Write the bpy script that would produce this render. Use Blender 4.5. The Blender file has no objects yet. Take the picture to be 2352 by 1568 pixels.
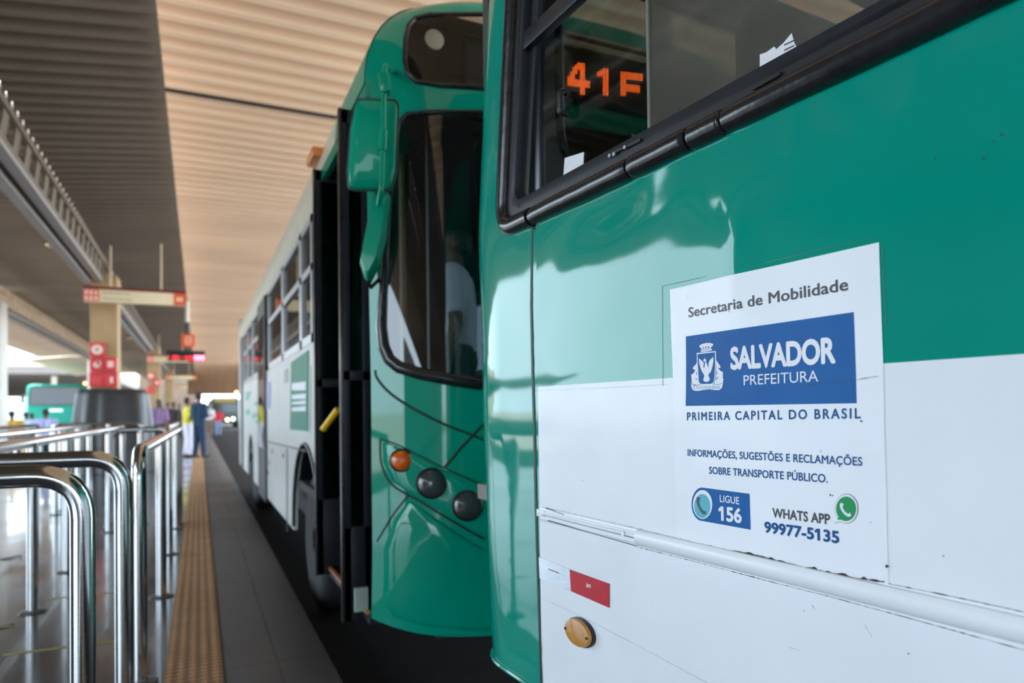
import bpy, bmesh, math, random
from math import sin, cos, tan, radians, sqrt, pi, atan2, exp
from mathutils import Vector as V, Matrix, noise

random.seed(7)
scene = bpy.context.scene
C = bpy.context.collection

# ------------------------------------------------------------------ camera
F = 1568.0                       # focal length in pixels of a 2352 wide frame (24 mm on 36 mm)
YAW, PITCH, ROLL, SH = radians(24.641), 0.015, 0.012, 133.85
EYE = V((0, 0, 1.2))
_f0, _r0, _z = V((sin(YAW), cos(YAW), 0)), V((cos(YAW), -sin(YAW), 0)), V((0, 0, 1))
FWD = _f0 * cos(PITCH) + _z * sin(PITCH)
_up = _z * cos(PITCH) - _f0 * sin(PITCH)
CR = _r0 * cos(ROLL) - _up * sin(ROLL)
CU = _up * cos(ROLL) + _r0 * sin(ROLL)
cam_d = bpy.data.cameras.new('camera')
cam_d.lens, cam_d.sensor_width = 24, 36
cam_d.shift_y = SH / 2352
cam_d.clip_start, cam_d.clip_end = 0.05, 900
cam_d.dof.use_dof = True
cam_d.dof.focus_distance = 1.36
cam_d.dof.aperture_fstop = 2.6
cam_d.dof.aperture_blades = 8
cam = bpy.data.objects.new('camera', cam_d)
C.objects.link(cam)
_m = Matrix((CR, CU, -FWD)).transposed().to_4x4()
_m.translation = EYE
cam.matrix_world = _m
scene.camera = cam

# ------------------------------------------------------------------ light and exposure
scene.view_settings.view_transform = 'Standard'
scene.view_settings.look = 'None'
scene.view_settings.gamma = 1
scene.view_settings.use_curve_mapping = False
scene.view_settings.exposure = 0.0
scene.cycles.use_denoising = True
scene.cycles.max_bounces = 10
scene.cycles.diffuse_bounces = 5
scene.cycles.glossy_bounces = 5
scene.cycles.transparent_max_bounces = 16
scene.cycles.sample_clamp_indirect = 8
w = bpy.data.worlds.new('sky')
scene.world = w
w.use_nodes = True
wn = w.node_tree.nodes
wn['Background'].inputs['Color'].default_value = (0.70, 0.86, 1.0, 1)
wn['Background'].inputs['Strength'].default_value = 7.6
sun_d = bpy.data.lights.new('sun', 'SUN')
sun_d.energy, sun_d.angle, sun_d.color = 14.0, radians(0.6), (1.0, 0.92, 0.82)
sun = bpy.data.objects.new('sun', sun_d)
C.objects.link(sun)
sun.location = (-20, 0, 30)
sun.rotation_euler = V((0.24, -0.22, -0.945)).to_track_quat('-Z', 'Y').to_euler()

# ------------------------------------------------------------------ measuring
def ray(px, py):
    return (FWD + CR * ((px - 1176) / F) + CU * ((784 + SH - py) / F))
def hit(px, py, p0, n):
    d = ray(px, py)
    return EYE + d * ((V(p0) - EYE).dot(V(n)) / d.dot(V(n)))
def ground(px, py, z=0.0):
    return hit(px, py, (0, 0, z), (0, 0, 1))
def at_depth(px, py, Z):
    return EYE + ray(px, py) * Z

# ------------------------------------------------------------------ materials
MATS = {}
def mat(name, col, rough=0.5, metal=0.0, var=0.08, scale=6.0, bump=0.0, bscale=40.0, coat=0.0, emit=None, estr=0.0, spec=0.5, rvar=0.0, stretch=None):
    if name in MATS:
        return MATS[name]
    m = bpy.data.materials.new(name)
    m.use_nodes = True
    nt = m.node_tree
    b = nt.nodes['Principled BSDF']
    b.inputs['Roughness'].default_value = rough
    b.inputs['Metallic'].default_value = metal
    b.inputs['Specular IOR Level'].default_value = spec
    b.inputs['Coat Weight'].default_value = coat
    b.inputs['Coat Roughness'].default_value = 0.05
    tc = nt.nodes.new('ShaderNodeTexCoord')
    mp = nt.nodes.new('ShaderNodeMapping')
    if stretch:
        mp.inputs['Scale'].default_value = stretch
    nt.links.new(tc.outputs['Object'], mp.inputs['Vector'])
    nz = nt.nodes.new('ShaderNodeTexNoise')
    nz.inputs['Scale'].default_value = scale
    nz.inputs['Detail'].default_value = 5
    nt.links.new(mp.outputs[0], nz.inputs['Vector'])
    rp = nt.nodes.new('ShaderNodeValToRGB')
    rp.color_ramp.elements[0].position, rp.color_ramp.elements[1].position = 0.3, 0.7
    rp.color_ramp.elements[0].color = tuple(max(0, c * (1 - var)) for c in col) + (1,)
    rp.color_ramp.elements[1].color = tuple(min(1, c * (1 + var)) for c in col) + (1,)
    nt.links.new(nz.outputs['Fac'], rp.inputs['Fac'])
    nt.links.new(rp.outputs['Color'], b.inputs['Base Color'])
    if rvar:
        mr = nt.nodes.new('ShaderNodeMapRange')
        mr.inputs['From Min'].default_value, mr.inputs['From Max'].default_value = 0.3, 0.7
        mr.inputs['To Min'].default_value, mr.inputs['To Max'].default_value = max(0, rough - rvar), rough + rvar
        nt.links.new(nz.outputs['Fac'], mr.inputs['Value'])
        nt.links.new(mr.outputs[0], b.inputs['Roughness'])
    if bump:
        n2 = nt.nodes.new('ShaderNodeTexNoise')
        n2.inputs['Scale'].default_value = bscale
        n2.inputs['Detail'].default_value = 4
        nt.links.new(mp.outputs[0], n2.inputs['Vector'])
        bp = nt.nodes.new('ShaderNodeBump')
        bp.inputs['Strength'].default_value = bump
        bp.inputs['Distance'].default_value = 0.01
        nt.links.new(n2.outputs['Fac'], bp.inputs['Height'])
        nt.links.new(bp.outputs[0], b.inputs['Normal'])
    if emit:
        b.inputs['Emission Color'].default_value = tuple(emit) + (1,)
        b.inputs['Emission Strength'].default_value = estr
    MATS[name] = m
    return m

def glass(name, tint=(0.9, 0.95, 0.95), dust=0.0, dustcol=(0.5, 0.48, 0.44), f0=0.05, rough=0.02, dscale=5.0):
    m = bpy.data.materials.new(name)
    m.use_nodes = True
    nt = m.node_tree
    for n in list(nt.nodes):
        if n.type == 'BSDF_PRINCIPLED':
            nt.nodes.remove(n)
    out = [n for n in nt.nodes if n.type == 'OUTPUT_MATERIAL'][0]
    tr = nt.nodes.new('ShaderNodeBsdfTransparent')
    tr.inputs['Color'].default_value = tuple(tint) + (1,)
    gl = nt.nodes.new('ShaderNodeBsdfGlossy')
    gl.inputs['Roughness'].default_value = rough
    lw = nt.nodes.new('ShaderNodeLayerWeight')
    lw.inputs['Blend'].default_value = 0.5
    pw = nt.nodes.new('ShaderNodeMath'); pw.operation = 'POWER'; pw.inputs[1].default_value = 5
    nt.links.new(lw.outputs['Facing'], pw.inputs[0])
    mr = nt.nodes.new('ShaderNodeMapRange')
    mr.inputs['To Min'].default_value = f0
    mr.inputs['To Max'].default_value = 1.0
    nt.links.new(pw.outputs[0], mr.inputs['Value'])
    mx = nt.nodes.new('ShaderNodeMixShader')
    nt.links.new(mr.outputs[0], mx.inputs[0])
    last = tr
    if dust:
        df = nt.nodes.new('ShaderNodeBsdfDiffuse')
        df.inputs['Color'].default_value = tuple(dustcol) + (1,)
        tl = nt.nodes.new('ShaderNodeBsdfTranslucent')
        tl.inputs['Color'].default_value = tuple(dustcol) + (1,)
        ad = nt.nodes.new('ShaderNodeMixShader'); ad.inputs[0].default_value = 0.25
        nt.links.new(df.outputs[0], ad.inputs[1]); nt.links.new(tl.outputs[0], ad.inputs[2])
        tc = nt.nodes.new('ShaderNodeTexCoord')
        nz = nt.nodes.new('ShaderNodeTexNoise'); nz.inputs['Scale'].default_value = dscale; nz.inputs['Detail'].default_value = 8
        nt.links.new(tc.outputs['Object'], nz.inputs['Vector'])
        m2 = nt.nodes.new('ShaderNodeMapRange')
        m2.inputs['From Min'].default_value, m2.inputs['From Max'].default_value = 0.25, 0.75
        m2.inputs['To Min'].default_value, m2.inputs['To Max'].default_value = dust * 0.7, dust * 1.3
        nt.links.new(nz.outputs['Fac'], m2.inputs['Value'])
        d2 = nt.nodes.new('ShaderNodeMixShader')
        nt.links.new(m2.outputs[0], d2.inputs[0])
        nt.links.new(tr.outputs[0], d2.inputs[1]); nt.links.new(ad.outputs[0], d2.inputs[2])
        last = d2
    nt.links.new(last.outputs[0], mx.inputs[1])
    nt.links.new(gl.outputs[0], mx.inputs[2])
    nt.links.new(mx.outputs[0], out.inputs['Surface'])
    return m

def srgb(r, g, b):
    f = lambda c: (c / 255 / 12.92) if c <= 10 else ((c / 255 + 0.055) / 1.055) ** 2.4
    return (f(r), f(g), f(b))

GREEN = mat('green_bus_paint', (0.000, 0.255, 0.188), 0.45, 0, 0.05, 3.0, coat=1.0, spec=0.0)
GREEN2 = mat('green_front_paint', (0.000, 0.265, 0.172), 0.4, 0, 0.06, 3.0, coat=1.0, spec=0.0)
WHITE = mat('white_bus_paint', (0.76, 0.79, 0.84), 0.38, 0, 0.03, 4.0, coat=0.15, bump=0.02, bscale=60)
WHITE2 = mat('offwhite_bus_paint', (0.60, 0.60, 0.58), 0.45, 0, 0.05, 3.0, spec=0.3)
RUBBER = mat('black_rubber', (0.016, 0.016, 0.018), 0.20, 0, 0.3, 30, bump=0.14, bscale=16)
FRAME = mat('dark_anodised_frame', (0.028, 0.032, 0.040), 0.33, 0.3, 0.15, 20)
BLACK = mat('black_plastic', (0.010, 0.010, 0.011), 0.45, 0, 0.2, 20)
DOORF = mat('dark_door_frame', (0.014, 0.016, 0.021), 0.4, 0, 0.2, 20, spec=0.3)
STEEL = mat('brushed_stainless_steel', (0.60, 0.60, 0.60), 0.13, 1.0, 0.05, 30, rvar=0.03, stretch=(1, 1, 8))
FLANGE = mat('dull_steel_flange', (0.10, 0.10, 0.105), 0.45, 0.6, 0.1, 30)
ALU = mat('grey_aluminium', (0.46, 0.48, 0.50), 0.32, 0.7, 0.08, 12)
VINYL = mat('white_vinyl', (0.80, 0.83, 0.89), 0.42, 0, 0.02, 8, coat=0.15)
BLUE = mat('blue_vinyl', (0.010, 0.110, 0.345), 0.5, 0, 0.06, 14, spec=0.25)
INKBLUE = mat('dark_blue_ink', (0.012, 0.085, 0.25), 0.5, 0, 0.05, 20, spec=0.25)
INKGREY = mat('charcoal_ink', (0.045, 0.045, 0.055), 0.4, 0, 0.05, 20)
INKWHITE = mat('white_ink', (0.80, 0.81, 0.86), 0.5, 0, 0.02, 20, spec=0.25)
CYAN = mat('pale_cyan_ink', (0.09, 0.42, 0.53), 0.4, 0, 0.04, 20)
WGREEN = mat('bright_green_ink', (0.004, 0.27, 0.085), 0.4, 0, 0.05, 20)
DIRT = mat('dark_grime', (0.035, 0.030, 0.028), 0.8, 0, 0.4, 60)
TYRE = mat('tyre_rubber', (0.015, 0.015, 0.015), 0.75, 0, 0.2, 20)
CONC = mat('tan_concrete', srgb(172, 142, 104), 0.8, 0, 0.14, 1.6, bump=0.2, bscale=12)
CONCW = mat('white_painted_concrete', srgb(225, 220, 212), 0.7, 0, 0.06, 2.0)

# ------------------------------------------------------------------ mesh helpers
class MB:
    def __init__(self):
        self.v, self.f = [], []
    def add(self, vs, fs):
        o = len(self.v)
        self.v += [V(p) for p in vs]
        self.f += [tuple(i + o for i in f) for f in fs]
        return self
    def box(self, a, b):
        x0, y0, z0 = (min(a[i], b[i]) for i in range(3)); x1, y1, z1 = (max(a[i], b[i]) for i in range(3))
        return self.add([(x0, y0, z0), (x1, y0, z0), (x1, y1, z0), (x0, y1, z0), (x0, y0, z1), (x1, y0, z1), (x1, y1, z1), (x0, y1, z1)],
                        [(0, 3, 2, 1), (4, 5, 6, 7), (0, 1, 5, 4), (1, 2, 6, 5), (2, 3, 7, 6), (3, 0, 4, 7)])
    def prism(self, loop, off):
        loop = [V(p) for p in loop]; off = V(off); n = len(loop)
        return self.add(loop + [p + off for p in loop],
                        [tuple(range(n))[::-1], tuple(range(n, 2 * n))] + [(i, (i + 1) % n, n + (i + 1) % n, n + i) for i in range(n)])
    def poly(self, loop):
        return self.add(loop, [tuple(range(len(loop)))])
    def grid(self, fn, nu, nv):
        vs = [fn(i / nu, j / nv) for j in range(nv + 1) for i in range(nu + 1)]
        return self.add(vs, [(j * (nu + 1) + i, j * (nu + 1) + i + 1, (j + 1) * (nu + 1) + i + 1, (j + 1) * (nu + 1) + i) for j in range(nv) for i in range(nu)])
    def tube(self, pts, r, n=12, closed=False, rad=None):
        pts = [V(p) for p in pts]; m = len(pts)
        T = []
        for i in range(m):
            a = pts[(i - 1) % m] if (closed or i > 0) else pts[i]
            b = pts[(i + 1) % m] if (closed or i < m - 1) else pts[i]
            T.append((b - a).normalized())
        ref = V((0, 0, 1)) if abs(T[0].z) < 0.9 else V((1, 0, 0))
        nrm = (ref - T[0] * ref.dot(T[0])).normalized()
        vs = []
        for i in range(m):
            nrm = (nrm - T[i] * nrm.dot(T[i])).normalized()
            bn = T[i].cross(nrm)
            rr = rad[i] if rad else r
            vs += [pts[i] + (nrm * cos(2 * pi * k / n) + bn * sin(2 * pi * k / n)) * rr for k in range(n)]
        fs = []
        for i in range(m if closed else m - 1):
            j = (i + 1) % m
            fs += [(i * n + k, i * n + (k + 1) % n, j * n + (k + 1) % n, j * n + k) for k in range(n)]
        if not closed:
            fs += [tuple(range(n))[::-1], tuple((m - 1) * n + k for k in range(n))]
        return self.add(vs, fs)
    def cyl(self, p0, p1, r0, r1=None, n=20):
        return self.tube([p0, p1], r0, n, rad=[r0, r0 if r1 is None else r1])
    def lathe(self, prof, base, axis=(0, 0, 1), n=24):
        base, ax = V(base), V(axis).normalized()
        u = ax.orthogonal().normalized(); w_ = ax.cross(u)
        vs = [base + ax * h + (u * cos(2 * pi * k / n) + w_ * sin(2 * pi * k / n)) * r for r, h in prof for k in range(n)]
        m = len(prof)
        fs = [(i * n + k, i * n + (k + 1) % n, (i + 1) * n + (k + 1) % n, (i + 1) * n + k) for i in range(m - 1) for k in range(n)]
        fs += [tuple(range(n))[::-1], tuple((m - 1) * n + k for k in range(n))]
        return self.add(vs, fs)
    def ball(self, c, r, n=14, m=9):
        c = V(c); r = V((r, r, r)) if isinstance(r, (int, float)) else V(r)
        vs = [c + V((0, 0, -r.z))]
        for j in range(1, m):
            t = pi * j / m
            vs += [c + V((r.x * sin(t) * cos(2 * pi * k / n), r.y * sin(t) * sin(2 * pi * k / n), -r.z * cos(t))) for k in range(n)]
        vs.append(c + V((0, 0, r.z)))
        fs = [(0, 1 + (k + 1) % n, 1 + k) for k in range(n)]
        for j in range(m - 2):
            fs += [(1 + j * n + k, 1 + j * n + (k + 1) % n, 1 + (j + 1) * n + (k + 1) % n, 1 + (j + 1) * n + k) for k in range(n)]
        e = len(vs) - 1; o = 1 + (m - 2) * n
        fs += [(e, o + k, o + (k + 1) % n) for k in range(n)]
        return self.add(vs, fs)

def fillet(pts, r, k=7, closed=False):
    pts = [V(p) for p in pts]; out = []; m = len(pts)
    for i in range(m):
        if not closed and i in (0, m - 1):
            out.append(pts[i]); continue
        a, b, c = pts[(i - 1) % m], pts[i], pts[(i + 1) % m]
        rr = r[i] if isinstance(r, (list, tuple)) else r
        d1, d2 = (a - b).normalized(), (c - b).normalized()
        ang = d1.angle(d2)
        L = min(rr / tan(ang / 2), (a - b).length * 0.49, (c - b).length * 0.49)
        p, q = b + d1 * L, b + d2 * L
        for j in range(k + 1):
            t = j / k
            out.append(p * (1 - t) ** 2 + b * 2 * t * (1 - t) + q * t ** 2)
    return out

ORG = {}
def link(name, me, m, parent=None):
    o = bpy.data.objects.new(name, me)
    C.objects.link(o)
    if parent:
        o.parent = parent
    ms = m if isinstance(m, (list, tuple)) else [m]
    for x in ms:
        me.materials.append(x)
    return o
def obj(name, mb, m, parent=None, smooth=40, bevel=0.0, origin=None):
    if parent is not None:
        org = ORG[parent.name]
    else:
        if origin is None:
            lo = [min(p[i] for p in mb.v) for i in range(3)]; hi = [max(p[i] for p in mb.v) for i in range(3)]
            origin = V(((lo[0] + hi[0]) / 2, (lo[1] + hi[1]) / 2, lo[2]))
        org = V(origin)
    me = bpy.data.meshes.new(name)
    me.from_pydata([p - org for p in mb.v], [], mb.f)
    me.update()
    bm = bmesh.new(); bm.from_mesh(me)
    if bevel:
        es = [e for e in bm.edges if len(e.link_faces) == 2 and e.calc_face_angle(0) > radians(35)]
        bmesh.ops.bevel(bm, geom=es, offset=bevel, segments=2, profile=0.5, affect='EDGES', clamp_overlap=True)
    bmesh.ops.recalc_face_normals(bm, faces=bm.faces)
    bm.to_mesh(me); bm.free()
    if smooth:
        me.polygons.foreach_set('use_smooth', [True] * len(me.polygons))
        me.set_sharp_from_angle(angle=radians(smooth))
    o = link(name, me, m, parent)
    if parent is None:
        o.location = org
    ORG[o.name] = org
    return o
def tag(o, label, cat, group=None):
    o['label'] = label; o['category'] = cat
    if group: o['group'] = group
    return o
def struct(o):
    o['kind'] = 'structure'
    return o
def thing(name, label, cat, loc, group=None):
    o = bpy.data.objects.new(name, None)
    C.objects.link(o)
    o.location = loc
    o.empty_display_size = 0.1
    ORG[o.name] = V(loc)
    return tag(o, label, cat, group)
def copy_tree(o, delta, label=None, rename=None):
    c = o.copy(); C.objects.link(c)
    c.location = o.location + V(delta)
    ORG[c.name] = ORG[o.name] + V(delta)
    if label: c['label'] = label
    for ch in o.children:
        d = ch.copy(); C.objects.link(d); d.parent = c
        for g in ch.children:
            e = g.copy(); C.objects.link(e); e.parent = d
    return c
def text_mesh(body, weight=0.0, spacing=1.0):
    cu = bpy.data.curves.new('lettering', 'FONT')
    cu.body, cu.size, cu.offset, cu.space_character = body, 1.0, weight, spacing
    cu.resolution_u = 4
    t = bpy.data.objects.new('lettering', cu)
    C.objects.link(t)
    dg = bpy.context.evaluated_depsgraph_get()
    me = bpy.data.meshes.new_from_object(t.evaluated_get(dg))
    vs = [v.co.copy() for v in me.vertices]; fs = [tuple(p.vertices) for p in me.polygons]
    bpy.data.objects.remove(t); bpy.data.curves.remove(cu); bpy.data.meshes.remove(me)
    return vs, fs
def cap_height():
    vs, _ = text_mesh('H')
    return max(v.y for v in vs)
CAP = cap_height()
def text_map(mb, body, fn, weight=0.0, spacing=1.0):
    """letters laid by fn(u, v): u 0..1 along the line, v 0..1 from the baseline to the cap height"""
    vs, fs = text_mesh(body, 0.0, spacing)
    for i, ch in enumerate(body):             # figure one with its flag
        if ch == '1':
            one, _ = text_mesh('1'); sw = max(v.x for v in one) - min(v.x for v in one)
            xr = max(v.x for v in text_mesh(body[:i + 1], 0.0, spacing)[0]) - sw
            o_ = len(vs)
            vs = vs + [V((xr + sw * 0.6, CAP, 0)), V((xr, CAP, 0)), V((xr - 0.16, CAP - 0.12, 0)), V((xr - 0.16, CAP - 0.22, 0)), V((xr + sw * 0.6, CAP - 0.13, 0))]
            fs = fs + [(o_, o_ + 1, o_ + 2, o_ + 3, o_ + 4)]
    x0, x1 = min(v.x for v in vs), max(v.x for v in vs)
    ring_ = [(0, 0)] if weight <= 0 else [(weight * cos(pi * k / 4), weight * sin(pi * k / 4)) for k in range(8)]
    x0 -= max(0, weight); x1 += max(0, weight)
    for k_, (dx, dy) in enumerate(ring_):                      # heavier strokes: the letter spread by the extra stroke width
        mb.add([fn((v.x + dx - x0) / (x1 - x0), (v.y + dy) / CAP, k_ * 0.00003) for v in vs], fs)
    return mb
# ------------------------------------------------------------------ the setting
def tile_mat(name, col, gap, size, rough, var=0.2, gapw=0.006, coat=0.0):
    m = mat(name, col, rough, 0, var, 1.3, coat=coat, rvar=0.10)
    nt = m.node_tree; b = nt.nodes['Principled BSDF']
    tc = nt.nodes.new('ShaderNodeTexCoord')
    br = nt.nodes.new('ShaderNodeTexBrick')
    br.offset = 0.0
    br.inputs['Scale'].default_value = 1.0
    br.inputs['Brick Width'].default_value = size
    br.inputs['Row Height'].default_value = size
    br.inputs['Mortar Size'].default_value = gapw
    br.inputs['Color1'].default_value = br.inputs['Color2'].default_value = (1, 1, 1, 1)
    br.inputs['Mortar'].default_value = (0, 0, 0, 1)
    nt.links.new(tc.outputs['Object'], br.inputs['Vector'])
    mx = nt.nodes.new('ShaderNodeMix'); mx.data_type = 'RGBA'
    old = b.inputs['Base Color'].links[0].from_socket
    nt.links.new(br.outputs['Color'], mx.inputs[0])
    mx.inputs[6].default_value = tuple(gap) + (1,)
    nt.links.new(old, mx.inputs[7])
    nt.links.new(mx.outputs[2], b.inputs['Base Color'])
    return m

def tactile_mat():
    m = mat('tan_tactile_tile', srgb(190, 142, 92), 0.75, 0, 0.22, 5)
    nt = m.node_tree; b = nt.nodes['Principled BSDF']
    tc = nt.nodes.new('ShaderNodeTexCoord'); sp = nt.nodes.new('ShaderNodeSeparateXYZ')
    nt.links.new(tc.outputs['Object'], sp.inputs[0])
    def wave(sock):
        a = nt.nodes.new('ShaderNodeMath'); a.operation = 'MULTIPLY'; a.inputs[1].default_value = 2 * pi / 0.0494
        nt.links.new(sock, a.inputs[0])
        c = nt.nodes.new('ShaderNodeMath'); c.operation = 'COSINE'; nt.links.new(a.outputs[0], c.inputs[0])
        return c
    x, y = wave(sp.outputs['X']), wave(sp.outputs['Y'])
    ad = nt.nodes.new('ShaderNodeMath'); ad.operation = 'ADD'
    nt.links.new(x.outputs[0], ad.inputs[0]); nt.links.new(y.outputs[0], ad.inputs[1])
    mr = nt.nodes.new('ShaderNodeMapRange'); mr.interpolation_type = 'SMOOTHSTEP'
    mr.inputs['From Min'].default_value, mr.inputs['From Max'].default_value = -0.6, 0.9
    nt.links.new(ad.outputs[0], mr.inputs['Value'])
    bp = nt.nodes.new('ShaderNodeBump'); bp.inputs['Distance'].default_value = 0.006; bp.inputs['Strength'].default_value = 1.0
    nt.links.new(mr.outputs[0], bp.inputs['Height']); nt.links.new(bp.outputs[0], b.inputs['Normal'])
    # grime settled between the domes
    mx = nt.nodes.new('ShaderNodeMix'); mx.data_type = 'RGBA'
    old = b.inputs['Base Color'].links[0].from_socket
    nt.links.new(mr.outputs[0], mx.inputs[0])
    mx.inputs[6].default_value = srgb(140, 104, 70) + (1,)
    nt.links.new(old, mx.inputs[7]); nt.links.new(mx.outputs[2], b.inputs['Base Color'])
    return m

Y0, Y1 = -45.0, 88.0
FLOOR = tile_mat('dark_polished_granite', srgb(66, 69, 75), srgb(40, 40, 44), 0.9, 0.17, 0.25, coat=0.3)
KERB = tile_mat('grey_kerb_concrete', srgb(84, 82, 82), srgb(66, 64, 63), 1.8, 0.55, 0.16, 0.008)
TACT = tactile_mat()
ASPH = mat('dark_asphalt', srgb(33, 28, 25), 0.9, 0, 0.25, 9, bump=0.4, bscale=90, spec=0.15)
OUTG = mat('pale_outdoor_concrete', srgb(172, 164, 154), 0.85, 0, 0.12, 0.4)
struct(obj('ground', MB().poly([(-400, -300, -0.22), (400, -300, -0.22), (400, 500, -0.22), (-400, 500, -0.22)]), OUTG))
struct(obj('road', MB().box((0.58, Y0 - 20, -0.215), (6.8, 260, -0.18)), ASPH))
struct(obj('road', MB().box((-11.5, Y0 - 20, -0.215), (-6.1, 260, -0.18)), ASPH))
struct(obj('floor', MB().box((-6.1, Y0, -0.215), (-0.15, Y1, 0)), FLOOR))
struct(obj('kerb', MB().box((0.097, Y0, -0.215), (0.58, Y1, 0)), KERB, bevel=0.012))
struct(obj('tactile_strip', MB().box((-0.15, Y0, -0.215), (0.097, Y1, 0.004)), TACT))
YEL = mat('faded_yellow_paint', srgb(150, 138, 52), 0.5, 0, 0.3, 20)
for a_, b_ in (((8, 1503), (158, 1486)), ((222, 1478), (262, 1472)), ((109, 1375), (262, 1360))):
    p, q = ground(*a_), ground(*b_)
    y = (p.y + q.y) / 2
    struct(obj('floor_marking', MB().box((p.x, y - 0.012, 0), (q.x, y + 0.012, 0.002)), YEL))

def ribbed(prof, y0, y1, pitch, depth, thick=0.03):
    """ribbed sheet: prof is its line across (x, z); ribs run across, the wave runs along y"""
    mb = MB(); n = int((y1 - y0) / pitch)
    ys = []
    for i in range(n):
        for t, h in ((0, 0), (0.30, 0), (0.42, 1), (0.88, 1)):
            ys.append((y0 + (i + t) * pitch, h * depth))
    m = len(prof)
    vs = [(x, y, z + h) for (y, h) in ys for (x, z) in prof]
    k = len(vs)
    vs += [(x, y, z + h + thick) for (y, h) in ys for (x, z) in prof]
    fs = []
    for j in range(len(ys) - 1):
        for i in range(m - 1):
            q = (j * m + i, j * m + i + 1, (j + 1) * m + i + 1, (j + 1) * m + i)
            fs += [q[::-1], tuple(c + k for c in q)]
        for i in (0, m - 1):
            fs.append((j * m + i, (j + 1) * m + i, (j + 1) * m + i + k, j * m + i + k))
    return mb.add(vs, fs)
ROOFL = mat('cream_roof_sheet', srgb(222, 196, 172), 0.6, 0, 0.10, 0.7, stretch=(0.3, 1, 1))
ROOFD = mat('dark_grey_roof_sheet', srgb(114, 101, 90), 0.6, 0, 0.12, 0.7, stretch=(0.3, 1, 1))  # darker base than the higher cream sheet
ZL = 5.65
yl = hit(380, 205, (0, 0, ZL), (0, 0, 1)).y
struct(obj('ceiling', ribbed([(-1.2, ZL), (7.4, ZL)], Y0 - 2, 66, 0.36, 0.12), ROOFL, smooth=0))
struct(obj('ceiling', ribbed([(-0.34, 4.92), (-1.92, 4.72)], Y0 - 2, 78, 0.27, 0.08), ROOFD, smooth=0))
struct(obj('ceiling', ribbed([(-1.93, 4.72), (-4.85, 4.70)], Y0 - 2, 78, 0.27, 0.08), mat('lit_grey_roof_sheet', srgb(158, 140, 122), 0.6, 0, 0.12, 0.7, stretch=(0.3, 1, 1)), smooth=0))  # lighter copy of the dark sheet, light from the left put into its colour
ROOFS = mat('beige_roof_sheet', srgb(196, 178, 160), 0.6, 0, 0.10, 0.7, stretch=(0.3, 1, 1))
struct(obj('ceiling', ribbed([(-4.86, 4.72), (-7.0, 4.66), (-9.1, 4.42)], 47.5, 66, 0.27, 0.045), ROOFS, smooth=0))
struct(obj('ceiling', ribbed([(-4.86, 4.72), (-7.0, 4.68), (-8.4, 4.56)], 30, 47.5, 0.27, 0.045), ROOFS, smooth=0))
struct(obj('ceiling', ribbed([(-4.86, 4.72), (-7.9, 4.62)], 8, 30, 0.27, 0.045), ROOFS, smooth=0))  # unseen stretch, cut back so sky glare reaches the bus side
struct(obj('ceiling', ribbed([(-4.86, 4.72), (-7.9, 4.62)], Y0 - 2, 0.5, 0.27, 0.045), ROOFS, smooth=0))  # unseen stretch, also cut back to let sky in from behind left
struct(obj('ceiling', ribbed([(-4.86, 4.72), (-9.4, 4.55)], 0.5, 8, 0.27, 0.045), ROOFS, smooth=0))  # unseen stretch, widened to shut the sky gap above the added wall
BROWN = mat('brown_end_cladding', srgb(120, 88, 62), 0.7, 0, 0.15, 2, stretch=(6, 1, 0.4))
struct(obj('wall_end', MB().box((-0.9, 66.1, 2.9), (7.4, 66.4, 5.9)), BROWN))
struct(obj('sheet_joint', MB().box((-1.2, yl - 0.022, ZL - 0.02), (7.4, yl + 0.022, ZL + 0.02)), BLACK))  # thin black strip along the joint between roof sheets

STEELD = mat('brown_grey_steel', srgb(106, 92, 76), 0.55, 0, 0.12, 3)
STEELP = mat('lit_painted_steel', srgb(205, 184, 154), 0.55, 0, 0.12, 3)  # lighter copy of the truss steel, daylight put into its colour
GUT = mat('pale_grey_gutter', srgb(160, 150, 146), 0.45, 0.1, 0.08, 3)
def truss(x, y0, y1, ztop, zbot, label, pitch=0.55, sm=None, sides=2):
    sm = sm or STEELD
    t = thing('roof_truss', label, 'truss', (x, (y0 + y1) / 2, zbot - 0.12), 'lattice trusses under the canopy')
    obj('top_chord', MB().box((x + 0.08, y0, ztop - 0.07), (x + 0.16, y1, ztop)).box((x - 0.16, y0, ztop - 0.07), (x - 0.08, y1, ztop)), sm, t)
    obj('bottom_chord', MB().box((x + 0.05, y0, zbot), (x + 0.16, y1, zbot + 0.07)).box((x - 0.16, y0, zbot), (x - 0.05, y1, zbot + 0.07)), STEELD, t)
    obj('gutter', MB().box((x - 0.20, y0, zbot - 0.10), (x - 0.06, y1, zbot - 0.004)).box((x + 0.02, y0, zbot - 0.06), (x + 0.16, y1, zbot - 0.004)), GUT, t)
    n = int((y1 - y0) / pitch)
    for xx in (x + 0.11, x - 0.13)[:sides]:
        mb = MB().box((xx, y0, zbot + 0.04), (xx + 0.02, y1, zbot + 0.075)).box((xx, y0, ztop - 0.075), (xx + 0.02, y1, ztop - 0.04))
        for i in range(n):
            ya = y0 + (y1 - y0) * (i + 0.05) / n; yb = ya + 0.22
            mb.prism([(xx, ya, zbot + 0.05), (xx, ya + 0.24, zbot + 0.05), (xx, yb + 0.24, ztop - 0.05), (xx, yb, ztop - 0.05)], (0.02, 0, 0))
        obj('web_lattice', mb, sm, t)
    return t
COLY = (17.4, 35.6, 53.4)
xa, xb = hit(207, 800, (0, 17.4, 0), (0, 1, 0)).x, hit(270, 800, (0, 17.4, 0), (0, 1, 0)).x
CX = (xa + xb) / 2; CW = (xb - xa) / 2
for i, y in enumerate(COLY):
    struct(obj('column', MB().box((CX - CW, y, 0), (CX + CW, y + 0.7, 4.3 if i == 0 else 4.35)), CONC, bevel=0.02))
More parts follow.
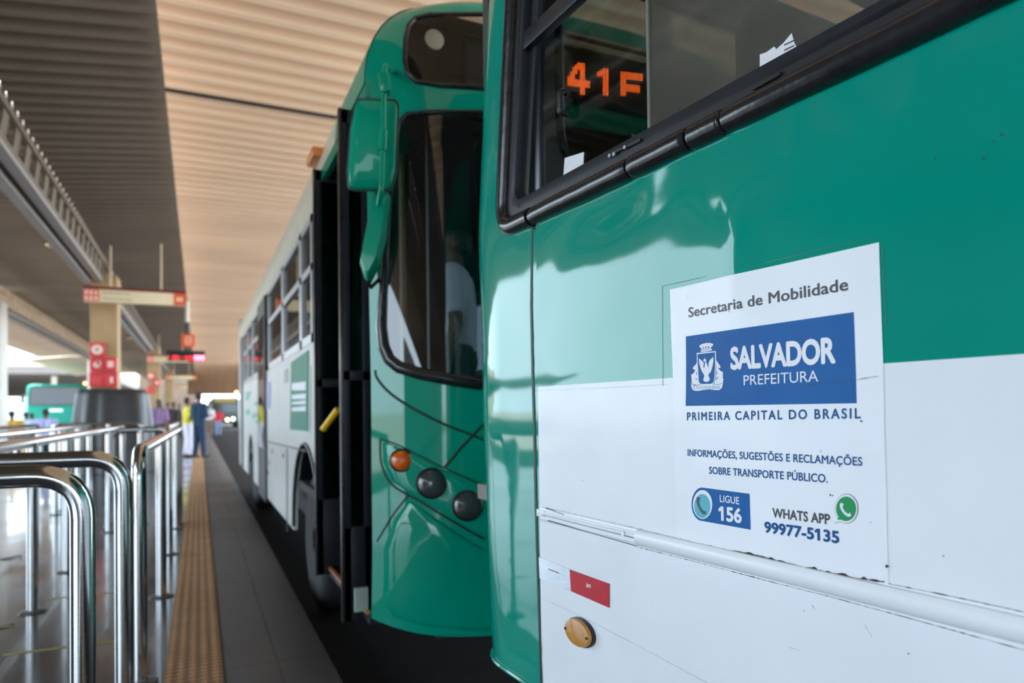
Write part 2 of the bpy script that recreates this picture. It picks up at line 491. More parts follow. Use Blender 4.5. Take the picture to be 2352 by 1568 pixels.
where = ['above the steel queue rails', 'beyond the big overhead sign', 'far down the platform']
for i, (a_, b_) in enumerate(((-3.0, 17.3), (18.2, 35.5), (36.4, 53.3))):
    truss(-2.06, a_, b_, 4.66, 4.16, 'painted steel lattice truss with pale gutter under the dark roof, ' + where[i])
where = ['over the left edge of the platform, nearest', 'over the left edge of the platform, behind the tan column']
for i, (a_, b_) in enumerate(((2.0, 22.2), (23.2, 42.0))):
    truss(-4.98, a_, b_, 4.68, 4.16, 'backlit steel lattice truss ' + where[i], 0.62, STEELP, 1)
for y in (22.4, 42.1):
    x0 = hit(18, 800, (0, 23.0, 0), (0, 1, 0)).x
    struct(obj('column', MB().box((x0 - 0.55, y, 0), (x0, y + 0.6, 4.3)), CONCW, bevel=0.02))

# second canopy on the far side, with its posts
DKR = mat('dark_far_roof', srgb(105, 98, 95), 0.7, 0, 0.1, 1)
struct(obj('ceiling', MB().box((-60, 74, 5.0), (-8.6, 170, 5.7)), DKR))
for px in (124,):
    p = at_depth(px, 950, 66)
    struct(obj('column', MB().box((p.x - 0.22, p.y, -0.2), (p.x + 0.22, p.y + 0.4, 5.1)), CONCW))

# unseen walls added to block sky on the left, then the far walls
struct(obj('wall_sky_block', MB().box((-9.5, Y0, -0.2), (-9.2, -8.5, 4.6)), mat('grey_block_wall', srgb(120, 116, 110), 0.8, 0, 0.12, 0.8)))
struct(obj('wall_sky_block', MB().box((-9.5, 0.4, -0.2), (-9.2, 7.8, 4.6)), mat('grey_block_wall', srgb(120, 116, 110), 0.8, 0, 0.12, 0.8)))
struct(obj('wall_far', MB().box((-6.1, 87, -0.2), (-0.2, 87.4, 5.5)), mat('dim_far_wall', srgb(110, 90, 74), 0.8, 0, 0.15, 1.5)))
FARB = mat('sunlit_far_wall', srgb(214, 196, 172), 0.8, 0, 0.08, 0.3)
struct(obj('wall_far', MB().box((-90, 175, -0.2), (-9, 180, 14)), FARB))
# ------------------------------------------------------------------ the near bus
BA = radians(4.67)
BD = V((-sin(BA), cos(BA), 0)); BN = V((cos(BA), sin(BA), 0))
def B1(s, w, z):
    return BD * s + BN * w + V((0, 0, z))
def sz(px, py, off=0.0):
    p = hit(px, py, BN * (1 - off), BN)
    return p.dot(BD), p.z
S0 = 1.632                        # seam between side panel and rear corner panel
ZB = 1.264                        # green above, white below
ZBOT = 0.41
_sc, _zc = sz(1682, 560)
_s2, _z2 = sz(1400, 470)
def disp(s, z):
    """dents and waviness of the side sheet, outwards"""
    fade = min(1.0, max(0.0, (S0 - s) / 0.10))
    d = 0.0026 * noise.noise(V((s * 3.1, z * 3.6, 2.3))) + 0.0010 * noise.noise(V((s * 8, z * 9, 7.1)))
    g = exp(-((z - _zc) / 0.13) ** 2)
    u = s - _sc
    d += 0.0065 * g * (exp(-abs(u) / 0.045) if u > 0 else exp(-abs(u) / 0.075))
    d -= 0.0060 * exp(-((s - _s2) / 0.16) ** 2 - ((z - _z2) / 0.07) ** 2)
    k = min(1.0, max(0.0, (z - 0.98) / 0.15)) * 0.85 + 0.15
    return d * fade * k
def side(s, z, off=0.0):
    return B1(s, 1 - off - disp(s, z), z)

bus = thing('city_bus', 'green and white city bus with the white notice, filling the right of the photo', 'bus', B1(-3.5, 2.25, -0.18))
# side sheet
def band(z0, z1, s1, step=0.018):
    mb = MB()
    n = int((s1 + 0.3) / step); m = max(2, int((z1 - z0) / step))
    mb.grid(lambda u, v: side(-0.3 + u * (s1 + 0.3), z0 + v * (z1 - z0)), n, m)
    mb.grid(lambda u, v: side(-9.0 + u * 8.7, z0 + v * (z1 - z0)), 60, max(2, m // 3))
    return mb
obj('side_panel', band(ZB, 1.79, S0), GREEN, bus, smooth=180)
obj('lower_side_panel', band(ZBOT, ZB, S0), WHITE, bus, smooth=180)

# rear corner and rear face
SIL = [(0, 1125), (200, 1112), (400, 1103), (540, 1098), (620, 1100), (800, 1108), (1000, 1113), (1200, 1118), (1400, 1127), (1495, 1131), (1600, 1140)]
RC = 0.24
rows = []
zs = [ZBOT + (3.0 - ZBOT) * i / 40 for i in range(41)]
tab = []
for py, px in SIL:
    d = ray(px, py); th = atan2(d.dot(BN), d.dot(BD))
    L = (1 + RC * (1 - cos(th))) / tan(th) - RC * sin(th)
    t = (L + RC * sin(th)) / d.dot(BD)
    tab.append(((EYE + d * t).z, L))
tab.sort()
def Lz(z):
    if z <= tab[0][0]: return tab[0][1]
    for (a, la), (b, lb) in zip(tab, tab[1:]):
        if z <= b: return la + (lb - la) * (z - a) / (b - a)
    return tab[-1][1] - 0.16 * (z - tab[-1][0])
RW = (2.10, 2.84, 1.28, 3.22)     # rear window: z0, z1, w0, w1
def corner_pt(u, z, w1=3.5):
    """u 0..1 flat, 1..2 round, 2..3 across the rear face"""
    L = Lz(z)
    s0 = S0 if z < 1.76 else 1.80
    if u <= 1: return s0 + (L - s0) * u, 1.0
    if u <= 2:
        t = (u - 1) * pi / 2
        return L + RC * sin(t), 1 + RC * (1 - cos(t))
    return L + RC + 0.03 * sin(pi * (u - 2)), 1 + RC + (w1 - 1 - RC) * (u - 2)
us = [0, 0.25, 0.5, 0.75] + [1 + i / 10 for i in range(10)] + [2 + i / 30 for i in range(31)]
mb = MB()
vs = []; fs = []
for z in zs:
    for u in us:
        s, w_ = corner_pt(u, z)
        wav = (0.006 * noise.noise(V((u * 3.0, z * 2.2, 4.0))) + 0.003 * noise.noise(V((u * 7.0, z * 2.0, 9.0)))) * min(1, u * 2)
        vs.append(B1(s - 0 * wav, w_ - wav, z))
n = len(us)
for j in range(len(zs) - 1):
    for i in range(n - 1):
        zc = (zs[j] + zs[j + 1]) / 2
        _, wc = corner_pt((us[i] + us[i + 1]) / 2, zc)
        if RW[0] < zc < RW[1] and RW[2] < wc < RW[3]:
            continue
        fs.append((j * n + i, j * n + i + 1, (j + 1) * n + i + 1, (j + 1) * n + i))
mb.add(vs, fs)
obj('rear_corner_panel', mb, GREEN, bus, smooth=60)
# skirt lip under the corner panel
mb = MB().tube([B1(*corner_pt(u, ZBOT), ZBOT) for u in us], 0.008, 8)
obj('skirt_edge', mb, GREEN, bus)

# roof, far side, floor: the rest of the body
obj('roof', MB().prism([B1(Lz(2.9) + 0.16, w_, z) for w_, z in ((1.0, 2.82), (1.03, 2.98), (1.2, 3.10), (2.25, 3.14), (3.3, 3.10), (3.47, 2.98), (3.5, 2.82), (3.44, 2.82), (3.40, 2.95), (3.2, 3.04), (2.25, 3.08), (1.3, 3.04), (1.10, 2.95), (1.06, 2.82))], BD * -11.2), GREEN, bus)
GREYI = mat('grey_bus_lining', srgb(128, 124, 118), 0.7, 0, 0.08, 4)
obj('inner_floor', MB().prism([B1(2.1, 1.04, 0.95), B1(2.1, 3.46, 0.95), B1(2.1, 3.46, 0.90), B1(2.1, 1.04, 0.90)], BD * -11), GREYI, bus)
mb = MB()
for z0, z1 in ((ZBOT, 1.85), (2.70, 2.84)):
    mb.prism([B1(2.1, 3.44, z0), B1(2.1, 3.5, z0), B1(2.1, 3.5, z1), B1(2.1, 3.44, z1)], BD * -11.1)
for s in (2.05, 0.6, -0.9, -2.4, -3.9, -5.4, -6.9, -8.4):
    mb.prism([B1(s, 3.44, 1.85), B1(s, 3.5, 1.85), B1(s, 3.5, 2.7), B1(s, 3.44, 2.7)], BD * -0.10)
obj('far_side_panel', mb, GREYI, bus)
obj('front_panel', MB().prism([B1(-9.0, 1, ZBOT), B1(-9.0, 3.5, ZBOT), B1(-9.0, 3.5, 2.95), B1(-9.0, 1, 2.95)], BD * -0.08), GREEN, bus)
# upper side: cant rail and pillars around the windows
mb = MB().prism([B1(1.82, 1.0, 2.66), B1(1.82, 1.05, 2.66), B1(1.82, 1.05, 2.84), B1(1.82, 1.0, 2.84)], BD * -10.8)
for s in (0.05, -1.75, -3.55, -5.35, -7.15):
    mb.prism([B1(s, 1.0, 1.76), B1(s, 1.05, 1.76), B1(s, 1.05, 2.68), B1(s, 1.0, 2.68)], BD * -0.12)
obj('window_pillar', mb, GREEN, bus)
# inner rear lining with pillar beside the rear window
mb = MB()
for w0, w1, z0, z1 in ((1.06, 1.36, 0.95, 2.9), (1.36, 3.2, 0.95, 2.07), (1.36, 3.2, 2.80, 2.95)):
    mb.box((0, 0, 0), (0, 0, 0)) if False else mb.prism([B1(2.02, w0, z0), B1(2.02, w1, z0), B1(2.02, w1, z1), B1(2.02, w0, z1)], BD * 0.04)
obj('rear_lining', mb, mat('dark_rear_lining', srgb(62, 60, 58), 0.6, 0, 0.1, 5), bus)

# rear window
GL_REAR = glass('rear_window_glass', (0.62, 0.67, 0.66), f0=0.03)
loop = fillet([B1(2.03, 1.345, 2.055), B1(2.03, 3.2, 2.055), B1(2.03, 3.2, 2.82), B1(2.03, 1.345, 2.82)], 0.16, 8, True)
rwn = obj('rear_window', MB().prism(loop, BD * 0.004), GL_REAR, bus)
obj('gasket', MB().tube(loop, 0.022, 10, True), RUBBER, rwn)

# --- side window
# corner of the rubber and its run, measured on the side sheet
zg = 1.7475
sl0, zl0 = sz(1159, 430); sl1, zl1 = sz(1180, 0)
def sleft(z, d=0.0):
    return sl0 + (sl1 - sl0) * (z - zl0) / (zl1 - zl0) - d
ZT, SR = 2.70, 0.06
def wloop(d, r, off=0.0, k=8, db=None):
    """window outline inset by d (at the bottom by db) from the middle of the rubber"""
    db = d if db is None else db
    return fillet([B1(sleft(zg + db, d), 1 - off, zg + db), B1(SR + d, 1 - off, zg + db), B1(SR + d, 1 - off, ZT - d), B1(sleft(ZT - d, d), 1 - off, ZT - d)], r, k, True)
win = obj('side_window', MB().tube(wloop(0.058, 0.05, -0.010, db=0.055), 0.010, 8, True), FRAME, bus)
win['label'] = 'dark sliding window frame'
def ring(la, lb, thick):
    n_ = len(la); mb = MB()
    off = BN * thick
    mb.add(la + lb + [p + off for p in la] + [p + off for p in lb],
           [(i, (i + 1) % n_, n_ + (i + 1) % n_, n_ + i) for i in range(n_)] +
           [(n_ + i, n_ + (i + 1) % n_, 3 * n_ + (i + 1) % n_, 3 * n_ + i) for i in range(n_)] +
           [(i, (i + 1) % n_, 2 * n_ + (i + 1) % n_, 2 * n_ + i) for i in range(n_)])
    return mb
obj('outer_frame', ring(wloop(0.046, 0.062, 0.004, db=0.043), wloop(0.070, 0.040, 0.004, db=0.068), 0.03), FRAME, win, bevel=0.002)
obj('inner_frame', ring(wloop(0.071, 0.038, -0.020, db=0.055), wloop(0.112, 0.03, -0.020, db=0.066), 0.02), BLACK, win)
# rubber gasket in worn lengths, as the photo shows the joints
full = [p for p in wloop(0.0, 0.075, 0.006, 10)]
gk = obj('rubber_gasket', ring(wloop(-0.026, 0.09, 0.004), wloop(0.052, 0.06, 0.004), 0.012), BLACK, bus)
mb = MB()
# bottom run from the corner joint towards the camera, broken at the joints
cuts = [sz(x, y)[0] for x, y in ((1226, 508), (1455, 392), (1592, 325), (1673, 288), (2420, -60))]
prev = cuts[0]
for i, c in enumerate(cuts[1:]):
    a_, b_ = prev - 0.003, c + 0.003
    if i == len(cuts) - 2: b_ = SR
    m_ = 22
    pts, rad = [], []
    for j in range(m_ + 1):
        t = j / m_
        s = a_ + (b_ - a_) * t
        rr = 0.0255 + 0.0010 * noise.noise(V((s * 14, 0, i * 3.0)))
        if t < 0.04 or t > 0.96: rr *= 0.9
        pts.append(B1(s, 1 - 0.004, zg - 0.002 + 0.0012 * noise.noise(V((s * 9, 5, 0))))); rad.append(rr)
    mb.tube(pts, 0.0255, 16, rad=rad)
    prev = c
obj('gasket_bead', mb, RUBBER, gk, smooth=60)
mb = MB()
run = [p for p in full if True]
# corner and left run
corner = fillet([B1(cuts[0] + 0.004, 0.996, zg - 0.002), B1(sleft(zg) - 0.004, 0.996, zg), B1(sleft(2.25), 0.996, 2.25), B1(sleft(ZT), 0.996, ZT)], 0.085, 12)
mb.tube(corner, 0.0245, 16, rad=[0.027 if i < 7 else 0.0235 for i in range(len(corner))])
obj('gasket_corner', mb, RUBBER, gk, smooth=60)
mb = MB().tube([B1(sleft(ZT), 0.996, ZT), B1(SR, 0.996, ZT), B1(SR, 0.996, zg)], 0.0245, 12)
obj('gasket_bead', mb, RUBBER, gk)
# mullion between the lower pane and the vent panes
za = sz(1200, 104)[1]; zb_ = sz(1200, 76)[1]
obj('transom', MB().prism([B1(sleft(za, 0.06), 1.0, za - 0.014), B1(sleft(za, 0.06), 1.026, za - 0.014), B1(sleft(za, 0.06), 1.026, zb_), B1(sleft(za, 0.06), 1.0, zb_)], BD * -1.72), FRAME, win, bevel=0.002)
obj('vent_bar', MB().prism([B1(sleft(za + .1, 0.10), 1.004, za + 0.02), B1(sleft(za + .1, 0.10), 1.020, za + 0.02), B1(sleft(ZT, 0.10), 1.020, ZT - 0.07), B1(sleft(ZT, 0.10), 1.004, ZT - 0.07)], BD * -0.03), FRAME, win)
# panes: the rear one is clear, the front one dusty, one behind the other
GL_CLEAR = glass('dark_clear_glass', (0.54, 0.57, 0.57), f0=0.035)
GL_DUST = glass('dusty_glass', (0.50, 0.50, 0.47), dust=0.36, dustcol=(0.23, 0.215, 0.185), f0=0.03)
sp_ = sz(1478, 250)[0]
def pane(s0, s1, z0, z1, w_, m, name):
    return obj(name, MB().prism([B1(s0, w_, z0), B1(s1, w_, z0), B1(s1, w_, z1), B1(s0, w_, z1)], BN * 0.004), m, win)
pane(1.80, sp_ - 0.05, zg + 0.06, za, 1.036, GL_CLEAR, 'clear_pane')
pane(sp_, SR + 0.05, zg + 0.06, za, 1.018, GL_DUST, 'dusty_pane')
pane(1.80, SR + 0.05, zb_ - 0.01, ZT - 0.06, 1.030, GL_CLEAR, 'vent_pane')
obj('pane_edge', MB().prism([B1(sp_ + 0.004, 1.014, zg + 0.06), B1(sp_ - 0.004, 1.014, zg + 0.06), B1(sp_ - 0.004, 1.014, za), B1(sp_ + 0.004, 1.014, za)], BN * 0.012), mat('greenish_pane_edge', srgb(120, 122, 112), 0.3), win)
# sash stile on the left of the clear pane, seen behind the recess
sst = sz(1218, 300)[0]
obj('sash_stile', MB().prism([B1(sst + 0.03, 1.03, zg + 0.08), B1(sst, 1.03, zg + 0.08), B1(sst - 0.004, 1.03, za - 0.01), B1(sst + 0.026, 1.03, za - 0.01)], BN * 0.02), FRAME, win, bevel=0.002)
# catch on the sash
def inw(px, py, w_=1.03):
    p = hit(px, py, BN * w_, BN); return p
mb = MB().tube(fillet([inw(1301, 214), inw(1301, 214) - BN * 0.02, inw(1301, 262) - BN * 0.02, inw(1301, 262)], 0.012), 0.009, 10)
lt = obj('window_catch', mb, BLACK, win)
for q in ((1301, 210), (1300, 260)):
    obj('chrome_screw', MB().ball(inw(*q) - BN * 0.012, 0.006), ALU, lt)
# fasteners on the frame
for x0_, y0_, x1_, y1_ in ((1412, 353, 1478, 322), (1736, 205, 1800, 170)):
    mb = MB()
    (s0, z0), (s1, z1) = sz(x0_, y0_), sz(x1_, y1_)
    mb.prism([B1(s0, 0.990, z0 - 0.004), B1(s1, 0.990, z1 - 0.004), B1(s1, 0.990, z1 + 0.003), B1(s0, 0.990, z0 + 0.003)], BN * 0.004)
    obj('frame_slot', mb, BLACK, win)
for x0_, y0_ in ((1409, 359), (1419, 356), (1444, 340)):
    p = B1(sz(x0_, y0_)[0], 0.991, sz(x0_, y0_)[1])
    obj('frame_rivet', MB().cyl(p, p - BN * 0.004, 0.0045, n=12), ALU, win)
# stickers on the glass
PAPER = mat('white_paper', (0.72, 0.73, 0.76), 0.6, 0, 0.05, 30)
loop = [inw(x, y, 1.032) for x, y in ((1297, 363), (1341, 349), (1339, 391), (1294, 406))]
obj('white_square_sticker', MB().prism(loop, BN * 0.001), PAPER, win)
loop = [inw(x, y, 1.016) for x, y in ((1745, 125), (1760, 120), (1778, 107), (1783, 113), (1800, 98), (1818, 76), (1825, 100), (1839, 124), (1790, 152), (1745, 172))]
obj('torn_paper', MB().prism(loop, BN * 0.001), PAPER, win)
mb = MB()
for k in range(3):
    y0_ = 98 + k * 12
    mb.prism([inw(x, y, 1.0155) for x, y in ((1801, y0_ + 4), (1824, y0_ - 7), (1824, y0_ - 4), (1801, y0_ + 7))], BN * 0.0003)
obj('printed_line', mb, INKGREY, win)

# seats inside
SEAT = mat('dark_seat_plastic', srgb(46, 52, 60), 0.5, 0, 0.1, 6)
for s in (0.95, 0.10, -0.75):
    for w_ in (1.30, 1.78):
        st = obj('seat', MB().prism(fillet([B1(s, w_ - 0.2, 1.35), B1(s, w_ + 0.2, 1.35), B1(s, w_ + 0.2, 2.02), B1(s, w_ - 0.2, 2.02)], 0.06, 6, True), BD * 0.05).prism([B1(s - 0.4, w_ - 0.2, 1.32), B1(s - 0.4, w_ + 0.2, 1.32), B1(s, w_ + 0.2, 1.36), B1(s, w_ - 0.2, 1.36)], V((0, 0, 0.05))), SEAT, bus, bevel=0.01)
        obj('seat_base', MB().cyl(B1(s - 0.2, w_, 0.95), B1(s - 0.2, w_, 1.33), 0.04), DOORF, st)
mb = MB().tube([B1(1.9, 1.5, 2.85), B1(-8, 1.5, 2.85)], 0.018)
obj('hand_rail', mb, ALU, bus)

# black sealant seam at the corner
mb = MB()
pl = [sz(1223, 516), sz(1222, 600), sz(1221, 700), sz(1224, 850), sz(1227, 950), sz(1230, 1080), sz(1234, 1250), sz(1240, 1420), sz(1246, 1600)]
wd = [4, 4.5, 6, 6, 6, 7, 6, 6, 7]
fine = []
for (a_, wa), (b_, wb) in zip(zip(pl, wd), zip(pl[1:], wd[1:])):
    for j in range(8):
        t = j / 8
        fine.append((a_[0] + (b_[0] - a_[0]) * t, a_[1] + (b_[1] - a_[1]) * t, wa + (wb - wa) * t))
L_, R_ = [], []
for i, (s, z, wdt) in enumerate(fine):
    h = wdt / 2 * 0.00165
    L_.append(B1(s + h, 0.9975, z)); R_.append(B1(s - h * (1 + 0.5 * noise.noise(V((0, z * 40, 1)))), 0.9975, z))
mb.add(L_ + R_, [(i, i + 1, len(L_) + i + 1, len(L_) + i) for i in range(len(L_) - 1)])
obj('seam_sealant', mb, mat('black_sealant', (0.012, 0.012, 0.013), 0.5, 0, 0.2, 30), bus, smooth=0)

# --- rub rail
def rail(prof, s0, s1, name, m, parent=bus, n=40):
    mb = MB(); k = len(prof)
    vs = []
    for i in range(n + 1):
        s = s0 + (s1 - s0) * i / n
        vs += [side(s, z, o) for o, z in prof]
    mb.add(vs, [(i * k + j, i * k + (j + 1) % k, (i + 1) * k + (j + 1) % k, (i + 1) * k + j) for i in range(n) for j in range(k)] + [tuple(range(k))])
    return obj(name, mb, m, parent, smooth=35)
zr1, zr0 = sz(1467, 1215)[1], sz(1467, 1253)[1]
h_ = zr1 - zr0
rr = rail([(0, zr0), (0.005, zr0 + 0.002), (0.011, zr0 + h_ * 0.25), (0.013, zr0 + h_ * 0.5), (0.012, zr0 + h_ * 0.78), (0.006, zr1 - 0.001), (0, zr1)], sz(1466, 1235)[0], -6, 'rub_rail', WHITE, n=120)
ch = rail([(0, zr0), (0.005, zr0), (0.006, zr0 + 0.004), (0.002, zr0 + 0.006), (0.002, zr0 + h_ * 0.45), (0.006, zr0 + h_ * 0.48), (0.006, zr0 + h_ * 0.66), (0.002, zr0 + h_ * 0.70), (0.002, zr1 - 0.008), (0.006, zr1 - 0.005), (0.005, zr1), (0, zr1)], sz(1243, 1175)[0], sz(1468, 1235)[0], 'bare_rail_channel', WHITE)
mb = MB()
for a_, b_, o in (((1250, 1181), (1466, 1235), 0.0062), ((1262, 1194), (1466, 1252), 0.0062), ((1258, 1166), (1300, 1180), 0.0066)):
    (s0, z0), (s1, z1) = sz(*a_), sz(*b_)
    mb.prism([side(s0, z0, o), side(s1, z1, o), side(s1, z1 - 0.0014, o), side(s0, z0 - 0.0014, o)], BN * 0.004)
obj('channel_gap', mb, DIRT, ch)
p = side(*sz(1436, 1224), 0.003)
obj('screw', MB().cyl(p, p - BN * 0.005, 0.006, n=14), ALU, ch)
p = side(*sz(1246, 1176), 0.001)
obj('end_stop', MB().prism([side(*sz(x, y), 0.006) for x, y in ((1236, 1168), (1253, 1172), (1253, 1187), (1236, 1184))], BN * 0.006), WHITE, ch, bevel=0.001)
# dirty gaps along the rail
def grime(pts, wmin, wmax, seed, name='grime_line', off=0.0012, ext=None, m=DIRT):
    rnd = random.Random(seed); mb = MB()
    P = [sz(*p) for p in pts]; up, lo = [], []
    for a_, b_ in zip(P, P[1:]):
        k = max(2, int(abs(a_[0] - b_[0]) / 0.006) + int(abs(a_[1] - b_[1]) / 0.006))
        for j in range(k):
            t = j / k; s, z = a_[0] + (b_[0] - a_[0]) * t, a_[1] + (b_[1] - a_[1]) * t
            wv = wmin + (wmax - wmin) * rnd.random() ** 2
            up.append(side(s, z + wv * rnd.uniform(0.4, 1), off)); lo.append(side(s, z - wv * rnd.uniform(0.2, 0.6), off))
    mb.add(up + lo, [(i, i + 1, len(up) + i + 1, len(up) + i) for i in range(len(up) - 1)])
    return obj(name, mb, m, bus, smooth=0)
grime([(1555, 1236), (1640, 1257), (1740, 1275), (1850, 1302), (1950, 1324), (2042, 1338)], 0.0005, 0.0055, 1)
grime([(2042, 1340), (2200, 1372), (2352, 1405), (2500, 1438)], 0.0004, 0.0016, 2)
grime([(1245, 1163), (1330, 1182), (1466, 1213), (1560, 1236)], 0.0003, 0.0010, 3)
grime([(1466, 1256), (1600, 1290), (1750, 1330), (1900, 1368), (2100, 1422), (2352, 1492), (2500, 1533)], 0.0003, 0.0014, 4)
LGREY = mat('faint_panel_line', srgb(150, 150, 150), 0.6)
grime([(1242, 1372), (1330, 1412), (1450, 1474), (1626, 1568), (1750, 1634)], 0.0003, 0.0007, 5, 'panel_joint', m=LGREY)
grime([(1232, 897), (1400, 890), (1538, 882)], 0.0002, 0.0005, 6, 'colour_edge', m=mat('dull_green_edge', srgb(70, 120, 105), 0.6))
SCR = mat('grey_scratch', srgb(96, 92, 88), 0.6)
for i, pl_ in enumerate([[(1845, 886), (1900, 877), (1960, 873), (2028, 862)], [(1336, 1104), (1346, 1102)], [(1840, 1340), (1848, 1356)], [(1866, 1390), (1880, 1408)], [(1987, 1434), (2008, 1470)], [(1814, 1486), (1846, 1496)], [(2198, 1350), (2202, 1380)], [(2234, 1374), (2240, 1382)]]):
    grime(pl_, 0.0003, 0.0008, 20 + i, 'scratch', 0.0034 if i == 0 else 0.0012, m=SCR)

# tan sealant smear beside the corner seam
grime([(1239, 776), (1241, 810), (1238, 850), (1236, 890)], 0.001, 0.002, 31, 'tan_smear', m=mat('tan_smear', srgb(170, 150, 100), 0.6))

# --- reflective strip
def plate(pts, name, m, parent, off, thick=0.0008):
    return obj(name, MB().prism([side(*sz(x, y), off) for x, y in pts], BN * thick), m, parent, smooth=0)
rs = plate([(1239, 1279), (1311, 1308), (1313, 1357), (1241, 1327)], 'reflective_strip', mat('silver_reflective_tape', (0.55, 0.58, 0.62), 0.18, 0.5, 0.10, 25, stretch=(1, 1, 12)), bus, 0.0025, 0.001)
plate([(1310, 1307), (1401, 1340), (1401, 1395), (1313, 1357)], 'red_segment', mat('red_reflective_tape', (0.46, 0.008, 0.020), 0.35, 0, 0.12, 40, spec=0.3), rs, 0.0026)
def line(mb, body, bl, br, hgt, off, weight=0.0, spacing=1.0, slant=0.0):
    """lettering on the side sheet between two measured baseline ends"""
    a_, b_, t_ = sz(*bl), sz(*br), sz(bl[0], bl[1] - hgt)
    def fn(u, v, k=0.0):
        s = a_[0] + (b_[0] - a_[0]) * u; z = a_[1] + (b_[1] - a_[1]) * u + (t_[1] - a_[1]) * v
        return side(s, z, off + k)
    return text_map(mb, body, fn, weight, spacing)
mb = line(MB(), '3M', (1348.5, 1347), (1359, 1350), 8, 0.0032, 0.03)
obj('white_lettering', mb, INKWHITE, rs, smooth=0)
mb = MB().prism([side(*sz(x, y), 0.0032) for x, y in ((1261, 1305), (1286, 1315), (1286, 1317), (1261, 1307))], BN * 0.0003)
obj('red_print', mb, mat('red_ink', (0.4, 0.02, 0.05), 0.5), rs)

# --- oval amber marker lamp
AMB = mat('aged_amber_lens', srgb(188, 128, 52), 0.30, 0, 0.10, 12, coat=0.5)
def ell(cx, cy, ax, ay, n=40, rot=0.0):
    return [(cx + ax * cos(t) * cos(rot) - ay * sin(t) * sin(rot), cy + ax * cos(t) * sin(rot) + ay * sin(t) * cos(rot)) for t in [2 * pi * i / n for i in range(n)]]
(sa, za1), (sb, zb1) = sz(1297, 1440, 0.018), sz(1354, 1467, 0.018)
zc1 = (sz(1325, 1423, 0.018)[1] + sz(1325, 1484, 0.018)[1]) / 2
hc = (sz(1325, 1423, 0.018)[1] - sz(1325, 1484, 0.018)[1]) / 2
sc1, hs = (sa + sb) / 2, (sa - sb) / 2
ovl = lambda k, o: [B1(sc1 + hs * k * cos(t), 1 - o, zc1 + hc * k * sin(t)) for t in [2 * pi * i / 48 for i in range(48)]]
def loft(loops):
    mb = MB(); k = len(loops[0]); vs = [p for l in loops for p in l]
    mb.add(vs, [(i * k + j, i * k + (j + 1) % k, (i + 1) * k + (j + 1) % k, (i + 1) * k + j) for i in range(len(loops) - 1) for j in range(k)] + [tuple(range(k)), tuple((len(loops) - 1) * k + j for j in range(k))])
    return mb
ml = obj('marker_lamp', loft([ovl(1.06, 0), ovl(1.06, 0.010), ovl(1.0, 0.011)]), BLACK, bus)
obj('amber_lens', loft([ovl(0.99, 0.010), ovl(0.99, 0.017), ovl(0.95, 0.020), ovl(0.6, 0.0215)]), AMB, ml)
mb = MB()
for k in (-0.86, 0.86):
    p = B1(sc1 + hs * k, 1 - 0.020, zc1); mb.cyl(p, p - BN * 0.003, 0.0036, n=10)
obj('screw', mb, BLACK, ml)

# --- the notice
def sheet(pts, off, n=26):
    P = [sz(x, y) for x, y in pts]
    mb = MB()
    def fn(u, v):
        a_ = (P[3][0] + (P[2][0] - P[3][0]) * u, P[3][1] + (P[2][1] - P[3][1]) * u)
        b_ = (P[0][0] + (P[1][0] - P[0][0]) * u, P[0][1] + (P[1][1] - P[0][1]) * u)
        return side(a_[0] + (b_[0] - a_[0]) * v, a_[1] + (b_[1] - a_[1]) * v, off)
    return mb.grid(fn, n, n)
O1, O2, O3, O4, O5 = 0.0012, 0.0018, 0.0024, 0.0029, 0.0034
nt_ = obj('notice', sheet([(1540, 665), (2020.5, 556.5), (2042, 1334), (1556, 1230)], O1, 40), VINYL, bus, smooth=180)
nt_['label'] = 'white printed notice stuck on the bus side'
obj('blue_panel', sheet([(1577, 772.5), (1961.7, 716.5), (1968, 925.8), (1576.3, 932)], O2, 24), BLUE, nt_, smooth=180)
def wr(name, m, *lines):
    mb = MB()
    for l in lines:
        line(mb, *l)
    return obj(name, mb, m, nt_, smooth=0)
def words_on(mb, body, bl, br, hgt, off, weight, spacing=1.0):
    return line(mb, body, bl, br, hgt, off, weight, spacing)
wr('charcoal_lettering', INKGREY, ('Secretaria de Mobilidade', (1583.4, 728.6), (1950, 665.6), 21.5, O2, 0.016, 1.02))
wr('charcoal_lettering', INKGREY, ('WHATS APP', (1776, 1186.8), (1908.5, 1203.6), 20.5, O2, 0.026, 1.02))
wr('white_lettering', INKWHITE, ('SALVADOR', (1679.7, 847.0), (1921, 831.0), 47.0, O3, 0.040, 0.97))
wr('white_lettering', INKWHITE, ('PREFEITURA', (1710, 884.5), (1880.9, 875.6), 22.6, O3, -0.004, 1.0))
wr('blue_lettering', INKBLUE, ('PRIMEIRA CAPITAL DO BRASIL', (1579.5, 964.8), (1978, 960.2), 17.5, O2, 0.022, 1.30))
wr('blue_lettering', INKBLUE, ('INFORMAÇÕES, SUGESTÕES E RECLAMAÇÕES', (1581, 1046.3), (1982.3, 1069.2), 14.8, O2, 0.018, 1.03))
wr('blue_lettering', INKBLUE, ('SOBRE TRANSPORTE PÚBLICO.', (1630.8, 1087), (1903, 1108), 15.6, O2, 0.018, 1.03))
wr('blue_lettering', INKBLUE, ('99977-5135', (1757.5, 1221), (1929.6, 1246.8), 23.2, O2, 0.036, 1.02))
